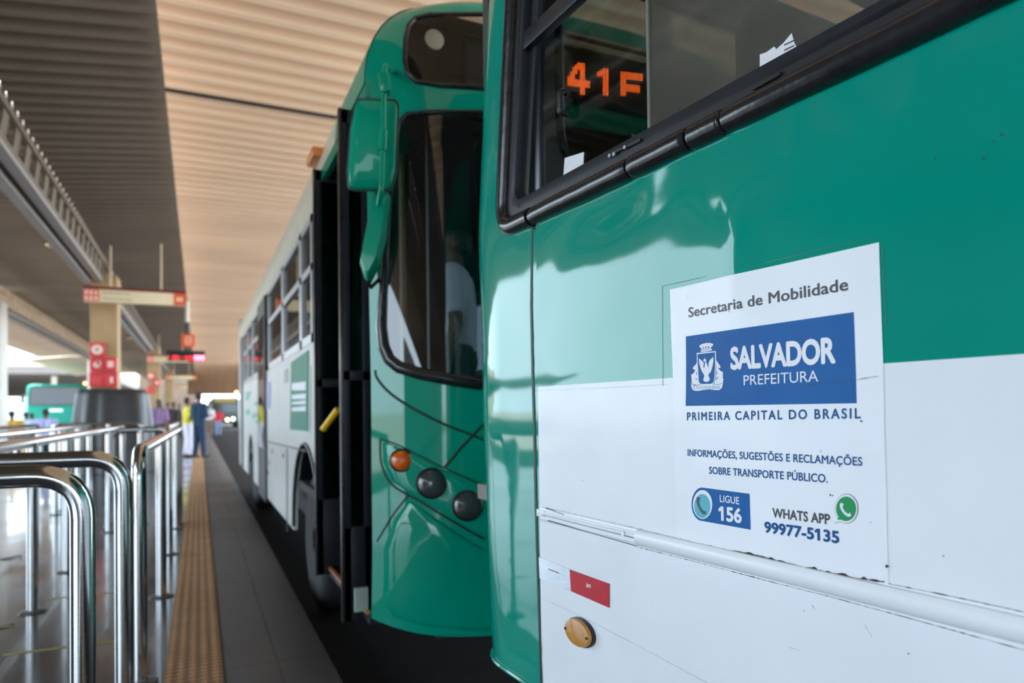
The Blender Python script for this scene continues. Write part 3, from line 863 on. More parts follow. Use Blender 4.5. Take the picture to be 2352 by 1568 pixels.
# call box
arc = [(1609.9, 1119.3)] + [(1616 + 26 * cos(t), 1157.5 + 38.3 * sin(t)) for t in [radians(255 - 150 * i / 16) for i in range(0, 17)]] + [(1618, 1195.9)]
arc = [(1723.3, 1133.4)] + [(1614.5 - 24.5 * sin(pi * i / 18) , 1157.4 - 38.4 * cos(pi * i / 18)) for i in range(19)] + [(1725.7, 1216)]
def flat(name, m, pts, off):
    return obj(name, MB().poly([side(*sz(x, y), off) for x, y in pts]), m, nt_, smooth=0)
flat('call_box', BLUE, arc, O2)
flat('white_disc', INKWHITE, ell(1616, 1158, 22.3, 33.3), O3)
flat('cyan_disc', CYAN, ell(1615.5, 1161.5, 18.4, 27.6), O4)
def handset(pts_c, wid, ends):
    out_l, out_r = [], []
    m_ = len(pts_c)
    for i, (x, y) in enumerate(pts_c):
        a_ = pts_c[max(0, i - 1)]; b_ = pts_c[min(m_ - 1, i + 1)]
        dx, dy = b_[0] - a_[0], b_[1] - a_[1]; L = sqrt(dx * dx + dy * dy)
        wv = wid[i]
        out_l.append((x - dy / L * wv * ends[0], y + dx / L * wv * ends[0])); out_r.append((x + dy / L * wv * ends[1], y - dx / L * wv * ends[1]))
    return out_l + out_r[::-1]
flat('handset', INKGREY, handset([(1608, 1141), (1605.5, 1147), (1606, 1156), (1609, 1164), (1613.5, 1172), (1619, 1178), (1624.5, 1177)], [4.5, 3.6, 2.6, 2.6, 2.8, 3.8, 4.2], (0.8, 1.1)), O5)
wr('white_lettering', INKWHITE, ('LIGUE', (1655.8, 1151.6), (1700.4, 1157.6), 15.6, O3, 0.012, 1.0), ('156', (1653, 1192.8), (1706.3, 1200), 30, O3, 0.036, 0.98))
# speech bubble mark
def bubble(cx, cy, rx, ry, tail):
    pts = []
    for i in range(49):
        t = radians(128 + 10 + 340 * i / 48)
        pts.append((cx + rx * cos(t), cy + ry * sin(t)))
    return pts + [tail]
flat('bubble_outline', INKGREY, bubble(1945.9, 1167.5, 27.2, 34.3, (1918.6, 1201.5)), O2)
flat('bubble_rim', INKWHITE, bubble(1945.9, 1167.5, 26.2, 33.2, (1919.8, 1200.2)), O3)
flat('green_bubble', WGREEN, bubble(1945.9, 1167.8, 22.9, 28.2, (1925.0, 1192.6)), O4)
flat('bubble_handset', INKWHITE, handset([(1937.5, 1155), (1934.5, 1160), (1936, 1167), (1940, 1174), (1945.5, 1180), (1951.5, 1183.5), (1957.5, 1181)], [4.2, 3.6, 2.6, 2.6, 2.8, 3.6, 4.2], (0.8, 1.2)), O5)
# coat of arms, traced from its own outline
def cr(x, y): return (1560 + x / 9.8, 760 + y / 9.8)
def crest(name, pts, m, off): return flat(name, m, [cr(*p) for p in pts], off)
crest('crest_crown', [(470, 340), (500, 310), (560, 285), (640, 268), (720, 268), (770, 285), (792, 300), (770, 340), (735, 372), (740, 398), (765, 410), (755, 435), (680, 452), (560, 468), (505, 470), (500, 440), (530, 425), (520, 400), (495, 375)], INKWHITE, O3)
mb = MB()
for pl_ in ([(555, 375), (570, 355), (582, 372), (580, 395), (558, 398)], [(612, 362), (625, 345), (640, 362), (640, 388), (614, 390)], [(672, 358), (685, 340), (700, 355), (702, 384), (675, 386)], [(495, 425), (560, 432), (640, 424), (740, 405), (738, 398), (640, 414), (560, 422)]):
    mb.poly([side(*sz(*cr(*p)), O4) for p in pl_])
obj('crest_detail', mb, BLUE, nt_, smooth=0)
crest('crest_shield', [(412, 496), (848, 450), (850, 700), (830, 1010), (822, 1100), (800, 1170), (760, 1205), (500, 1212), (455, 1180), (440, 1100), (420, 800)], INKWHITE, O3)
crest('crest_field', [(434, 522), (826, 478), (828, 760), (812, 1010), (800, 1110), (780, 1160), (740, 1185), (520, 1192), (472, 1165), (458, 1100), (442, 800)], BLUE, O4)
crest('crest_dove', [(468, 618), (510, 650), (570, 700), (580, 735), (568, 800), (575, 828), (592, 826), (598, 760), (612, 700), (634, 695), (645, 735), (668, 790), (676, 818), (690, 815), (682, 770), (690, 700), (730, 640), (798, 582), (796, 680), (778, 780), (750, 880), (720, 940), (685, 975), (680, 1000), (700, 1050), (716, 1085), (690, 1125), (640, 1145), (590, 1135), (562, 1105), (578, 1050), (588, 1000), (575, 970), (530, 900), (500, 820), (478, 720)], INKWHITE, O5)
crest('crest_branch', [(600, 598), (614, 640), (636, 640), (632, 672), (612, 692), (598, 694), (575, 680), (566, 645), (588, 640)], INKWHITE, O5)
crest('crest_supporter', [(418, 705), (424, 790), (432, 900), (440, 1060), (452, 1140), (480, 1195), (440, 1215), (320, 1200), (296, 1140), (286, 980), (330, 960), (380, 880), (318, 850), (340, 800), (380, 765)], INKWHITE, O3)
crest('crest_supporter', [(848, 655), (900, 730), (950, 800), (940, 830), (890, 830), (950, 900), (1003, 925), (1000, 1060), (1018, 1090), (990, 1170), (860, 1205), (800, 1200), (826, 1120), (842, 1000), (852, 800)], INKWHITE, O3)
crest('crest_banner', [(282, 1130), (300, 1185), (360, 1220), (450, 1218), (560, 1200), (680, 1192), (800, 1200), (900, 1195), (985, 1165), (1012, 1100), (1004, 1200), (985, 1280), (930, 1325), (840, 1330), (700, 1310), (560, 1325), (450, 1348), (370, 1345), (310, 1310), (290, 1240)], INKWHITE, O4)
mb = MB()
for pl_ in ([(300, 1185), (360, 1220), (450, 1218), (460, 1226), (360, 1232), (305, 1205)], [(800, 1203), (900, 1198), (990, 1165), (985, 1185), (900, 1212), (800, 1210)], [(370, 1050), (440, 1085), (430, 1110), (395, 1085)], [(836, 1060), (905, 1020), (880, 1070), (836, 1100)], [(400, 900), (425, 950), (415, 1000), (396, 965)], [(852, 880), (885, 960), (862, 990)]):
    mb.poly([side(*sz(*cr(*p)), O5) for p in pl_])
line(mb, 'SIC ILLA AD ARCAM REVERSA', cr(330, 1302), cr(952, 1300), 6.4, O5, 0.0, 1.0)
obj('crest_detail', mb, mat('pale_blue_ink', srgb(110, 150, 200), 0.5), nt_, smooth=0)
# clear film edge around the notice
FILM = mat('film_edge', srgb(60, 120, 105), 0.3)
mb = MB()
for a_, b_ in (((1522, 657), (1522, 886)), ((1522, 657), (1600, 640)), ((1600, 640), (2010, 545)), ((2028, 560), (2036, 760))):
    (s0, z0), (s1, z1) = sz(*a_), sz(*b_)
    e = 0.0004
    mb.prism([side(s0 + e, z0 + e, O1), side(s1 + e, z1 + e, O1), side(s1 - e, z1 - e, O1), side(s0 - e, z0 - e, O1)], BN * 0.0004)
obj('film_edge', mb, FILM, nt_)
# specks
mb = MB()
rnd = random.Random(5)
for x, y, r in ((1981, 967, 2.2), (2040, 1299, 4), (1888, 1036, 1.4), (1680, 716, 1.5), (1678, 706, 1.2), (2003, 1199, 1.3), (1916, 1137, 1.6), (1911, 1136, 2), (1583, 680, 1.2), (1617, 1172, 1.0), (2170, 1276, 1.5), (2303, 309, 2.2), (2285, 326, 2.0), (2262, 364, 2.4), (2150, 365, 2.0), (1714, 1170, 1.0), (1413, 560, 1.2), (1407, 635, 1.2), (1455, 590, 1.0), (1850, 1402, 1.2), (1500, 1390, 1.2), (2090, 1500, 1.6), (1620, 1430, 1.0)):
    s, z = sz(x, y); h = r * 0.00075
    mb.poly([side(s + h * cos(t) * rnd.uniform(0.6, 1.4), z + h * sin(t) * rnd.uniform(0.6, 1.2), 0.0036) for t in [2 * pi * i / 8 for i in range(8)]])
obj('dirt_speck', mb, DIRT, bus, smooth=0)

obj('chassis', MB().prism([B1(1.6, 1.35, 0.12), B1(1.6, 3.15, 0.12), B1(1.6, 3.15, 0.9), B1(1.6, 1.35, 0.9)], BD * -10), BLACK, bus)  # solid black block, added to keep the underside dark
# wheels of the near bus stand under it
def wheel(c, ax, parent, r=0.48, wd_=0.28):
    c, ax = V(c), V(ax)
    t = obj('wheel', MB().lathe([(0.30, 0.0), (0.40, -0.01), (0.455, 0.015), (r, 0.05), (r, wd_ - 0.05), (0.455, wd_ - 0.015), (0.40, wd_), (0.3, wd_)], c, ax, 40), TYRE, parent)
    obj('rim', MB().lathe([(0.30, 0.02), (0.285, 0.02), (0.27, 0.06), (0.20, 0.075), (0.14, 0.05), (0.13, 0.01), (0.09, 0.0), (0.03, 0.0)], c, ax, 32), mat('dusty_steel_rim', srgb(120, 116, 110), 0.5, 0.4, 0.2, 8), t)
    mb = MB(); u = ax.orthogonal().normalized(); w2 = ax.cross(u)
    for k in range(10):
        p = c + ax * 0.07 + (u * cos(2 * pi * k / 10) + w2 * sin(2 * pi * k / 10)) * 0.17
        mb.cyl(p, p - ax * 0.035, 0.016, n=6)
    obj('wheel_nut', mb, ALU, t)
    return t
for s in (-1.1, -7.0):
    wheel(B1(s, 1.03, 0.30), BN, bus); wheel(B1(s, 3.47, 0.30), -BN, bus)
# ------------------------------------------------------------------ the second bus, behind
XL, XR = 0.68, 3.18
XC, HW = 1.93, 1.25
YE = 13.5
ZTOP = 3.17
b2 = thing('city_bus', 'green and white city bus with its front door open, waiting behind the nearest bus', 'bus', (XC, 8, -0.18))
def hwz(z):
    if z < 2.66: return HW
    t = min(1, (z - 2.66) / (ZTOP - 2.66))
    return HW - 0.46 * (1 - sqrt(max(0, 1 - t * t)))
def lean(z):
    l = 0.055 * max(0, z - 1.35)
    if z > 2.72:
        t = min(1, (z - 2.72) / (ZTOP - 2.72)); l += 0.14 * (1 - sqrt(max(0, 1 - t * t)))
    if z < 0.62: l += 0.10 * (0.62 - z)
    return l
def yfront(q, z):
    q = abs(q)
    return 2.72 + 0.10 * q * q + 0.13 * q ** 8 + lean(z)
def f2(x, z, off=0.0):
    q = max(-1, min(1, (x - XC) / hwz(z)))
    return V((x, yfront(q, z) - off, z))
def hit2(px, py, off=0.0):
    d = ray(px, py); lo, hi = 1.5, 5.0
    for _ in range(50):
        t = (lo + hi) / 2; p = EYE + d * t
        q = max(-1, min(1, (p.x - XC) / hwz(min(ZTOP, p.z))))
        if p.y - yfront(q, min(ZTOP, p.z)) + off > 0: hi = t
        else: lo = t
    p = EYE + d * lo
    return V((p.x, p.y, p.z))
def p2s(px, py, x=XL):
    return hit(px, py, (x, 0, 0), (1, 0, 0))
def zbot(q): return 0.20 + 0.10 * abs(q) ** 6

def sym(pts):
    """left half outline of (x, z) mirrored about the middle of the bus"""
    return pts + [(2 * XC - x, z) for x, z in pts[::-1]]
W_L = [hit2(x, y) for x, y in ((1100, 882), (1040, 873), (960, 857), (915, 843), (893, 825), (880, 795), (875, 750), (878, 690), (884, 600), (890, 520), (896, 430), (904, 340), (914, 285), (935, 264), (985, 259), (1105, 259))]
wsl = [(p.x, p.z) for p in W_L]
wso = sym([p for p in wsl if p[0] < XC - 0.05])
S_L = [hit2(x, y) for x, y in ((1105, 203), (1010, 197), (955, 188), (934, 168), (929, 140), (930, 100), (936, 62), (952, 44), (985, 36), (1105, 34))]
ssl = [(p.x, p.z) for p in S_L]
sgo = sym([p for p in ssl if p[0] < XC - 0.05])
def inside(x, z, poly):
    c = False; n_ = len(poly)
    for i in range(n_):
        (x0, z0), (x1, z1) = poly[i], poly[(i + 1) % n_]
        if (z0 > z) != (z1 > z) and x < (x1 - x0) * (z - z0) / (z1 - z0) + x0: c = not c
    return c
# front shell with the two glazed openings
qs = [-1 + 2 * i / 120 for i in range(121)]
nz_ = 150
mb = MB(); vs = []; fs = []
for j in range(nz_ + 1):
    for i, q in enumerate(qs):
        z0 = zbot(q); z = z0 + (ZTOP - z0) * j / nz_
        vs.append(f2(XC + q * hwz(z), z))
m_ = len(qs)
for j in range(nz_):
    for i in range(m_ - 1):
        c = (vs[j * m_ + i] + vs[(j + 1) * m_ + i + 1]) / 2
        if inside(c.x, c.z, wso) or inside(c.x, c.z, sgo): continue
        fs.append((j * m_ + i, j * m_ + i + 1, (j + 1) * m_ + i + 1, (j + 1) * m_ + i))
mb.add(vs, fs)
obj('front_panel', mb, GREEN2, b2, smooth=60)
# side return, roof and rear: one section swept along
sec = [(XL, 2.66)] + [(XC - hwz(z), z) for z in [2.66 + (ZTOP - 2.66) * sin(pi / 2 * i / 10) for i in range(1, 11)]]
sec = sec + [(2 * XC - x, z) for x, z in sec[::-1]]
mb = MB()
vs = []; ysw = [None, 3.3, 5, 8, 11, YE]
for y in ysw:
    for x, z in sec:
        q = (x - XC) / hwz(z)
        vs.append(V((x, yfront(q, z) if y is None else y, z)))
k = len(sec)
mb.add(vs, [(i * k + j, i * k + j + 1, (i + 1) * k + j + 1, (i + 1) * k + j) for i in range(len(ysw) - 1) for j in range(k - 1)])
obj('roof', mb, mat('cream_bus_roof', srgb(196, 190, 172), 0.4, 0, 0.08, 3, coat=0.2), b2, smooth=50)
# green front corner of the roof
mb = MB(); vs = []
half = [p for p in sec[:11]]
for y in (None, 3.0, 3.35, 3.75):
    for x, z in half:
        q = (x - XC) / hwz(z)
        yy = yfront(q, z) if y is None else max(y, yfront(q, z) + 0.01)
        vs.append(V((x - 0.004, yy, z + 0.004)))
k = len(half)
mb.add(vs, [(i * k + j, i * k + j + 1, (i + 1) * k + j + 1, (i + 1) * k + j) for i in range(3) for j in range(k - 1)])
obj('roof_corner', mb, mat('faded_green_paint', (0.045, 0.26, 0.17), 0.4, 0, 0.2, 5), b2, smooth=50)
obj('rear_panel', MB().box((XL, YE, 0.3), (XR, YE + 0.06, 2.95)), WHITE2, b2)
obj('far_side_panel', MB().box((XR - 0.03, 3.1, 0.3), (XR, YE, 1.7)).box((XR - 0.03, 3.1, 2.5), (XR, YE, 2.68)), WHITE2, b2)
obj('far_side_glass', MB().box((XR - 0.02, 3.1, 1.7), (XR - 0.015, YE, 2.5)), glass('far_side_glass', (0.22, 0.23, 0.24), f0=0.04), b2)
INT = mat('dark_bus_interior', srgb(46, 49, 53), 0.7, 0, 0.1, 4)
obj('inner_floor', MB().box((XL + 0.3, 3.1, 0.62), (XR - 0.03, YE, 0.68)).box((XL + 0.02, 4.6, 0.62), (XL + 0.3, YE, 0.68)), INT, b2)
obj('inner_lining', MB().box((XL + 0.04, 3.3, 2.66), (XR - 0.03, YE, 2.70)).box((XL + 0.05, 9.0, 0.7), (XR - 0.05, 9.03, 2.66)), INT, b2)
obj('dashboard', MB().prism([f2(x, 1.28, -0.05) for x in (0.95, 1.3, 1.93, 2.5, 2.95)] + [V((2.95, 3.32, 1.28)), V((0.95, 3.32, 1.28))], (0, 0, -0.55)), BLACK, b2, bevel=0.01)
st = obj('driver_seat', MB().box((2.45, 4.12, 1.1), (2.95, 4.24, 1.95)).box((2.45, 3.65, 1.08), (2.95, 4.15, 1.16)), SEAT, b2, bevel=0.03)
obj('seat_base', MB().box((2.55, 3.75, 0.68), (2.85, 4.05, 1.09)), BLACK, st)
# yellow grab pole behind the windshield
YPL = mat('yellow_handrail', srgb(240, 190, 20), 0.35, 0, 0.06, 8)
obj('grab_pole', MB().tube([(1.05, 3.75, 0.68), (1.05, 3.75, 2.66)], 0.018), mat('brown_pole', srgb(110, 92, 60), 0.4), b2)
# windshield and its rubber
GL_WS = glass('windshield_glass', (0.42, 0.48, 0.51), f0=0.085)
def front_sheet(out, off, n_=36, m_=30):
    xs = [p[0] for p in out]; zz = [p[1] for p in out]
    x0, x1, z0, z1 = min(xs), max(xs), min(zz), max(zz)
    mb = MB(); idx = {}; 
    P = {}
    for j in range(m_ + 1):
        for i in range(n_ + 1):
            x, z = x0 + (x1 - x0) * i / n_, z0 + (z1 - z0) * j / m_
            P[i, j] = f2(x, z, off)
    vs = [P[i, j] for j in range(m_ + 1) for i in range(n_ + 1)]
    fs = []
    for j in range(m_):
        for i in range(n_):
            c = (P[i, j] + P[i + 1, j + 1]) / 2
            if inside(c.x, c.z, out): fs.append((j * (n_ + 1) + i, j * (n_ + 1) + i + 1, (j + 1) * (n_ + 1) + i + 1, (j + 1) * (n_ + 1) + i))
    return mb.add(vs, fs)
ws = obj('windshield', front_sheet(wso, 0.004, 90, 70), GL_WS, b2, smooth=180)
obj('rubber_gasket', MB().tube([f2(x, z, 0.006) for x, z in wso], 0.02, 10, True, rad=[0.027 - 0.015 * min(1, max(0, (z - 1.5) / 0.5)) for x, z in wso]), RUBBER, ws)
obj('centre_divider', MB().tube([f2(XC, wsl[0][1] + (wsl[-1][1] - wsl[0][1]) * i / 6, 0.006) for i in range(7)], 0.02, 8), RUBBER, ws)
# dark inner pillar seen through the windshield
obj('inner_pillar', MB().box((1.06, 3.30, 0.7), (1.15, 3.34, 2.64)), BLACK, b2)
# destination sign behind its own glass
GL_SG = glass('sign_glass', (0.42, 0.45, 0.46), f0=0.04)
sg = obj('destination_sign', front_sheet(sgo, 0.004, 80, 20), GL_SG, b2, smooth=180)
obj('rubber_gasket', MB().tube([f2(x, z, 0.006) for x, z in sgo], 0.011, 10, True), RUBBER, sg)
yb = 3.06
obj('sign_board', MB().box((0.9, yb, 2.60), (2.96, yb + 0.03, 3.02)), BLACK, sg)
# cream disc with slight emission in the corner of the sign box
p = hit(999, 89, (0, 3.045, 0), (0, 1, 0))
obj('round_disc', MB().lathe([(0.046, 0), (0.046, -0.008), (0.036, -0.014), (0.0001, -0.016)], p + V((0, 0.01, 0)), (0, 1, 0), 28), mat('cream_disc', srgb(226, 214, 186), 0.3, 0, 0.05, 9, emit=(1, .85, .6), estr=0.25), sg)
obj('sign_module', MB().box((hit(1068, 60, (0, 3.05, 0), (0, 1, 0)).x, 3.04, 2.62), (1.62, 3.055, 2.98)), mat('sign_module_grey', srgb(44, 42, 40), 0.5), sg)
LED = mat('orange_led', (1.0, 0.10, 0.01), 0.4, 0, 0.05, 5, emit=(1.0, 0.10, 0.006), estr=36)
G4 = ["....###..", "...####..", "..#####..", "..##.##..", ".###.##..", ".##..##..", "###..##..", "#########", "#########", "#########", ".....##..", ".....##..", ".....##.."]
G1 = ["..##.", ".###.", "####.", "####.", "..##.", "..##.", "..##.", "..##.", "..##.", "..##.", "..##.", "..##."]
GF = ["########", "########", "########", "##......", "##......", "#######.", "#######.", "#######.", "##......", "##......"]
for body, (x0, y0, x1, y1) in ((G4, (1306, 144, 1352, 211)), (G1, (1374, 157, 1401, 214)), (GF, (1428, 167, 1473, 217))):
    mb = MB(); R, Cn = len(body), len(body[0])
    for r_, row in enumerate(body):
        for c_, ch_ in enumerate(row):
            if ch_ == '#':
                p = hit(x0 + (x1 - x0) * c_ / (Cn - 1), y0 + (y1 - y0) * r_ / (R - 1) + (c_ / Cn) * 6, (0, yb - 0.004, 0), (0, 1, 0))
                mb.lathe([(0.0046, 0.0), (0.0041, -0.003), (0.0025, -0.005)], p, (0, 1, 0), 8)
    obj('led_figure', mb, LED, sg)
# seams and lamps of the front
def seam(name, pts, r=0.004, off=0.0, m=None, dense=5):
    P = [hit2(x, y) for x, y in pts]; out = []
    for a_, b_ in zip(P, P[1:]):
        for j in range(dense):
            c = a_ + (b_ - a_) * j / dense; out.append(f2(c.x, c.z, off))
    out.append(f2(P[-1].x, P[-1].z, off))
    return obj(name, MB().tube(out, r, 8), m or BLACK, b2)
def smooth_path(pts, k=6):
    out = []
    n_ = len(pts)
    for i in range(n_ - 1):
        p0, p1, p2, p3 = pts[max(0, i - 1)], pts[i], pts[i + 1], pts[min(n_ - 1, i + 2)]
        for j in range(k):
            t = j / k
            out.append(tuple(0.5 * (2 * p1[d] + (p2[d] - p0[d]) * t + (2 * p0[d] - 5 * p1[d] + 4 * p2[d] - p3[d]) * t * t + (3 * p1[d] - p0[d] - 3 * p2[d] + p3[d]) * t ** 3) for d in (0, 1)))
    return out + [pts[-1]]
DKG = mat('dark_green_gap', (0.004, 0.040, 0.030), 0.5)
seam('panel_seam', smooth_path([(862, 850), (866, 868), (893, 900), (942, 934), (1016, 972), (1080, 997), (1112, 1010)]), 0.006, m=DKG, dense=2)
seam('panel_seam', [(1020, 1074), (1060, 1026), (1112, 972)], 0.0055)
seam('panel_seam', smooth_path([(873, 1008), (905, 1018), (942, 1035), (1016, 1072), (1112, 1114)]), 0.0035, m=DKG, dense=2)
seam('panel_seam', smooth_path([(873, 1010), (876, 1064), (898, 1110), (937, 1136), (967, 1152), (1040, 1197), (1112, 1238)]), 0.005, dense=2)
seam('panel_seam', smooth_path([(937, 1138), (903, 1182), (866, 1243)]), 0.004, dense=2)
# raised lamp pod
def pod(outl, rise, name, m):
    P = [hit2(x, y) for x, y in outl]
    cx = sum(p.x for p in P) / len(P); cz = sum(p.z for p in P) / len(P)
    loops = []
    for k_, o in ((1.0, 0.0), (0.97, rise * 0.7), (0.90, rise), (0.5, rise * 1.1)):
        loops.append([f2(cx + (p.x - cx) * k_, cz + (p.z - cz) * k_, o) for p in P])
    return obj(name, loft(loops), m, b2, smooth=50)
pod([(878, 1014), (905, 1022), (942, 1039), (1016, 1076), (1080, 1104), (1140, 1128), (1160, 1230), (1112, 1232), (1040, 1192), (967, 1147), (937, 1131), (900, 1104), (880, 1062)], 0.012, 'headlamp_pod', GREEN2)
pod([(938, 1150), (970, 1168), (1045, 1220), (1112, 1262), (1200, 1290), (1200, 1440), (1100, 1450), (985, 1440), (905, 1420), (880, 1380), (880, 1260), (906, 1190)], 0.016, 'bumper_panel', GREEN2)
def lamp(cx, cy, rpx, name, m, deep=0.02):
    p = hit2(cx, cy); d = (p - EYE).dot(FWD); r = rpx / F * d
    ax = V((-0.18, -1, 0.05)).normalized()
    b_ = p + ax * 0.002
    l = obj(name, MB().lathe([(r * 1.16, -0.02), (r * 1.16, 0.014), (r * 1.04, 0.022), (r * 1.0, 0.018)], b_, ax, 36), BLACK, b2)
    obj('lens', MB().lathe([(r * 1.0, 0.012), (r * 0.97, 0.020), (r * 0.7, 0.028), (r * 0.35, 0.032), (0.001, 0.033)], b_, ax, 36), m, l)
    return l
lamp(921, 1057, 23, 'indicator_lamp', mat('orange_indicator_lens', srgb(214, 92, 20), 0.25, 0, 0.35, 60, coat=0.5))
HDL = mat('smoky_headlamp_lens', srgb(62, 66, 66), 0.15, 0.2, 0.25, 10, coat=0.6)
lamp(990, 1109, 31, 'headlamp', HDL)
lamp(1072, 1160, 31, 'headlamp', HDL)

# --- kerb side of the bus
def sidebox(y0, y1, z0, z1, x0=XL, x1=XL + 0.03):
    return MB().box((x0, y0, z0), (x1, y1, z1))
yd0, yd1 = 3.10, 4.34            # front doorway
ym0, ym1 = p2s(613, 900).y, p2s(596, 900).y  # middle doorway
ZS = 0.27
def arch(yc, zc, r, y0, y1, z0, z1, name, m):
    loop = [V((XL, y0, z0))]
    a0 = math.asin(max(-1, min(1, (z0 - zc) / r)))
    for i in range(21):
        t = pi - a0 - (pi - 2 * a0) * i / 20
        loop.append(V((XL, yc + r * cos(t), zc + r * sin(t))))
    loop += [V((XL, y1, z0)), V((XL, y1, z1)), V((XL, y0, z1))]
    return obj(name, MB().prism(loop, (0.03, 0, 0)), m, b2, smooth=0)
WY, WZ = 4.98, 0.30
WZ0, WZ1 = 1.66, 2.50
arch(WY, WZ, 0.68, yd1, ym0, ZS, WZ0, 'side_panel', WHITE2)
arch(10.6, WZ, 0.60, ym1, YE, ZS, WZ0, 'side_panel', WHITE2)
obj('chassis', MB().box((1.12, 3.4, 0.02), (2.74, 13.2, 0.60)).box((XL + 0.34, 4.15, 0.1), (1.14, 5.8, 1.05)), BLACK, b2)  # solid black blocks, added to keep wheel arch and underside dark
obj('cant_rail', sidebox(yd1, YE, WZ1, 2.67), mat('pale_green_rail', srgb(196, 192, 170), 0.4, 0, 0.08, 4), b2)
obj('door_header', sidebox(3.0, yd1, 2.60, 2.67), GREEN2, b2)
obj('arch_lip', MB().tube([(XL - 0.004, WY + 0.68 * cos(t), WZ + 0.68 * sin(t)) for t in [pi * i / 24 for i in range(25)]], 0.012, 8), BLACK, b2)
wheel((XL + 0.06, WY, WZ), (1, 0, 0), b2); wheel((XL + 0.06, 10.6, WZ), (1, 0, 0), b2)
wheel((XR - 0.06, WY, WZ), (-1, 0, 0), b2); wheel((XR - 0.06, 10.6, WZ), (-1, 0, 0), b2)
# windows on the kerb side
GL_SD = glass('bus_side_glass', (0.12, 0.13, 0.135), f0=0.035)
edges = [p2s(x, 700).y for x in (719, 692, 650, 616)]
wins = [(a_, b_) for a_, b_ in zip(edges, edges[1:])]
e2 = [ym1 + 0.12 + (YE - 1.3 - ym1 - 0.12) * i / 3 for i in range(4)]
wins += [(a_, b_) for a_, b_ in zip(e2, e2[1:])]
for y0, y1 in wins:
    mb = MB()
    for a_, b_, c_, d_ in ((y0, y1, WZ0, WZ0 + 0.06), (y0, y1, WZ1 - 0.05, WZ1), (y0, y0 + 0.06, WZ0, WZ1), (y1 - 0.06, y1, WZ0, WZ1), (y0, y1, 2.13, 2.18)):
        mb.box((XL - 0.006, a_, c_), (XL + 0.035, b_, d_))
    wd2 = obj('side_window', mb, ALU, b2)
    obj('pane', MB().box((XL + 0.012, y0 + 0.05, WZ0 + 0.05), (XL + 0.016, y1 - 0.05, WZ1 - 0.04)), GL_SD, wd2)
obj('window_pillar', sidebox(e2[-1], YE, WZ0, WZ1).box((XL, ym1, WZ0), (XL + 0.03, ym1 + 0.12, WZ1)), ALU, b2)
# middle door, shut
dm = obj('middle_door', sidebox(ym0, ym1, ZS - 0.05, WZ1, XL - 0.02, XL + 0.02), DOORF, b2)
obj('door_glass', MB().box((XL - 0.024, ym0 + 0.12, 0.8), (XL - 0.02, ym1 - 0.12, 2.3)), GL_SD, dm)
obj('rear_door', sidebox(YE - 1.1, YE - 0.62, ZS, WZ1, XL - 0.012, XL + 0.02), DOORF, b2)
# front door leaves folded outwards
def leaf(px0, px1, Z, ytop, ybot, label, glass_on):
    a_, b_ = at_depth(px0, ytop, Z), at_depth(px1, ytop, Z)
    zt = a_.z; zb2 = at_depth(px0, ybot, Z).z
    x0, y = a_.x, a_.y; x1 = b_.x
    fw = 0.035
    l = obj('door_leaf', MB().box((x0, y, zb2), (x0 + fw, y + 0.03, zt)).box((x1 - fw, y, zb2), (x1, y + 0.03, zt)).box((x0, y, zt - 0.07), (x1, y + 0.03, zt)).box((x0, y, zb2), (x1, y + 0.03, zb2 + 0.45)).box((x0, y, 1.35), (x1, y + 0.03, 1.40)), DOORF, b2, bevel=0.004)
    obj('door_glass', MB().box((x0 + fw, y + 0.012, zb2 + 0.44), (x1 - fw, y + 0.017, zt - 0.06)), GL_SD, l)
    obj('rubber_edge', MB().box((x0 - 0.012, y - 0.004, zb2), (x0, y + 0.034, zt)), RUBBER, l)
    return l, x0, x1, y
lb, bx0, bx1, by = leaf(724, 836, 4.10, 388, 1318, '', True)
la_, ax0, ax1, ay = leaf(783, 852, 3.28, 248, 1424, '', True)
# black step well and far door frame
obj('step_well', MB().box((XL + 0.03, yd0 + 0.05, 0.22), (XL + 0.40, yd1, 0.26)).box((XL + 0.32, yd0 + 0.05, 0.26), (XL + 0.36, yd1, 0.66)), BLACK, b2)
obj('step_edge', MB().box((XL + 0.02, yd0 + 0.08, 0.26), (XL + 0.04, yd1 - 0.08, 0.275)), mat('worn_orange_edge', srgb(190, 130, 90), 0.5), b2)
obj('door_post', MB().box((XL, yd1 - 0.03, ZS), (XL + 0.05, yd1 + 0.02, 2.6)), GREEN2, b2)
pA, pB = hit(742, 986, (0, 4.0, 0), (0, 1, 0)), hit(776, 940, (0, 3.9, 0), (0, 1, 0))
obj('yellow_handle', MB().tube([pA, pA + (pB - pA) * 0.5, pB], 0.019), YPL, b2)
p = hit(830, 1350, (0, 3.2, 0), (0, 1, 0)); q_ = hit(846, 1402, (0, 3.2, 0), (0, 1, 0))
obj('mud_flap', MB().box((p.x - 0.03, 3.2, q_.z), (q_.x, 3.22, p.z)), mat('pale_flap', srgb(150, 165, 155), 0.6), b2)
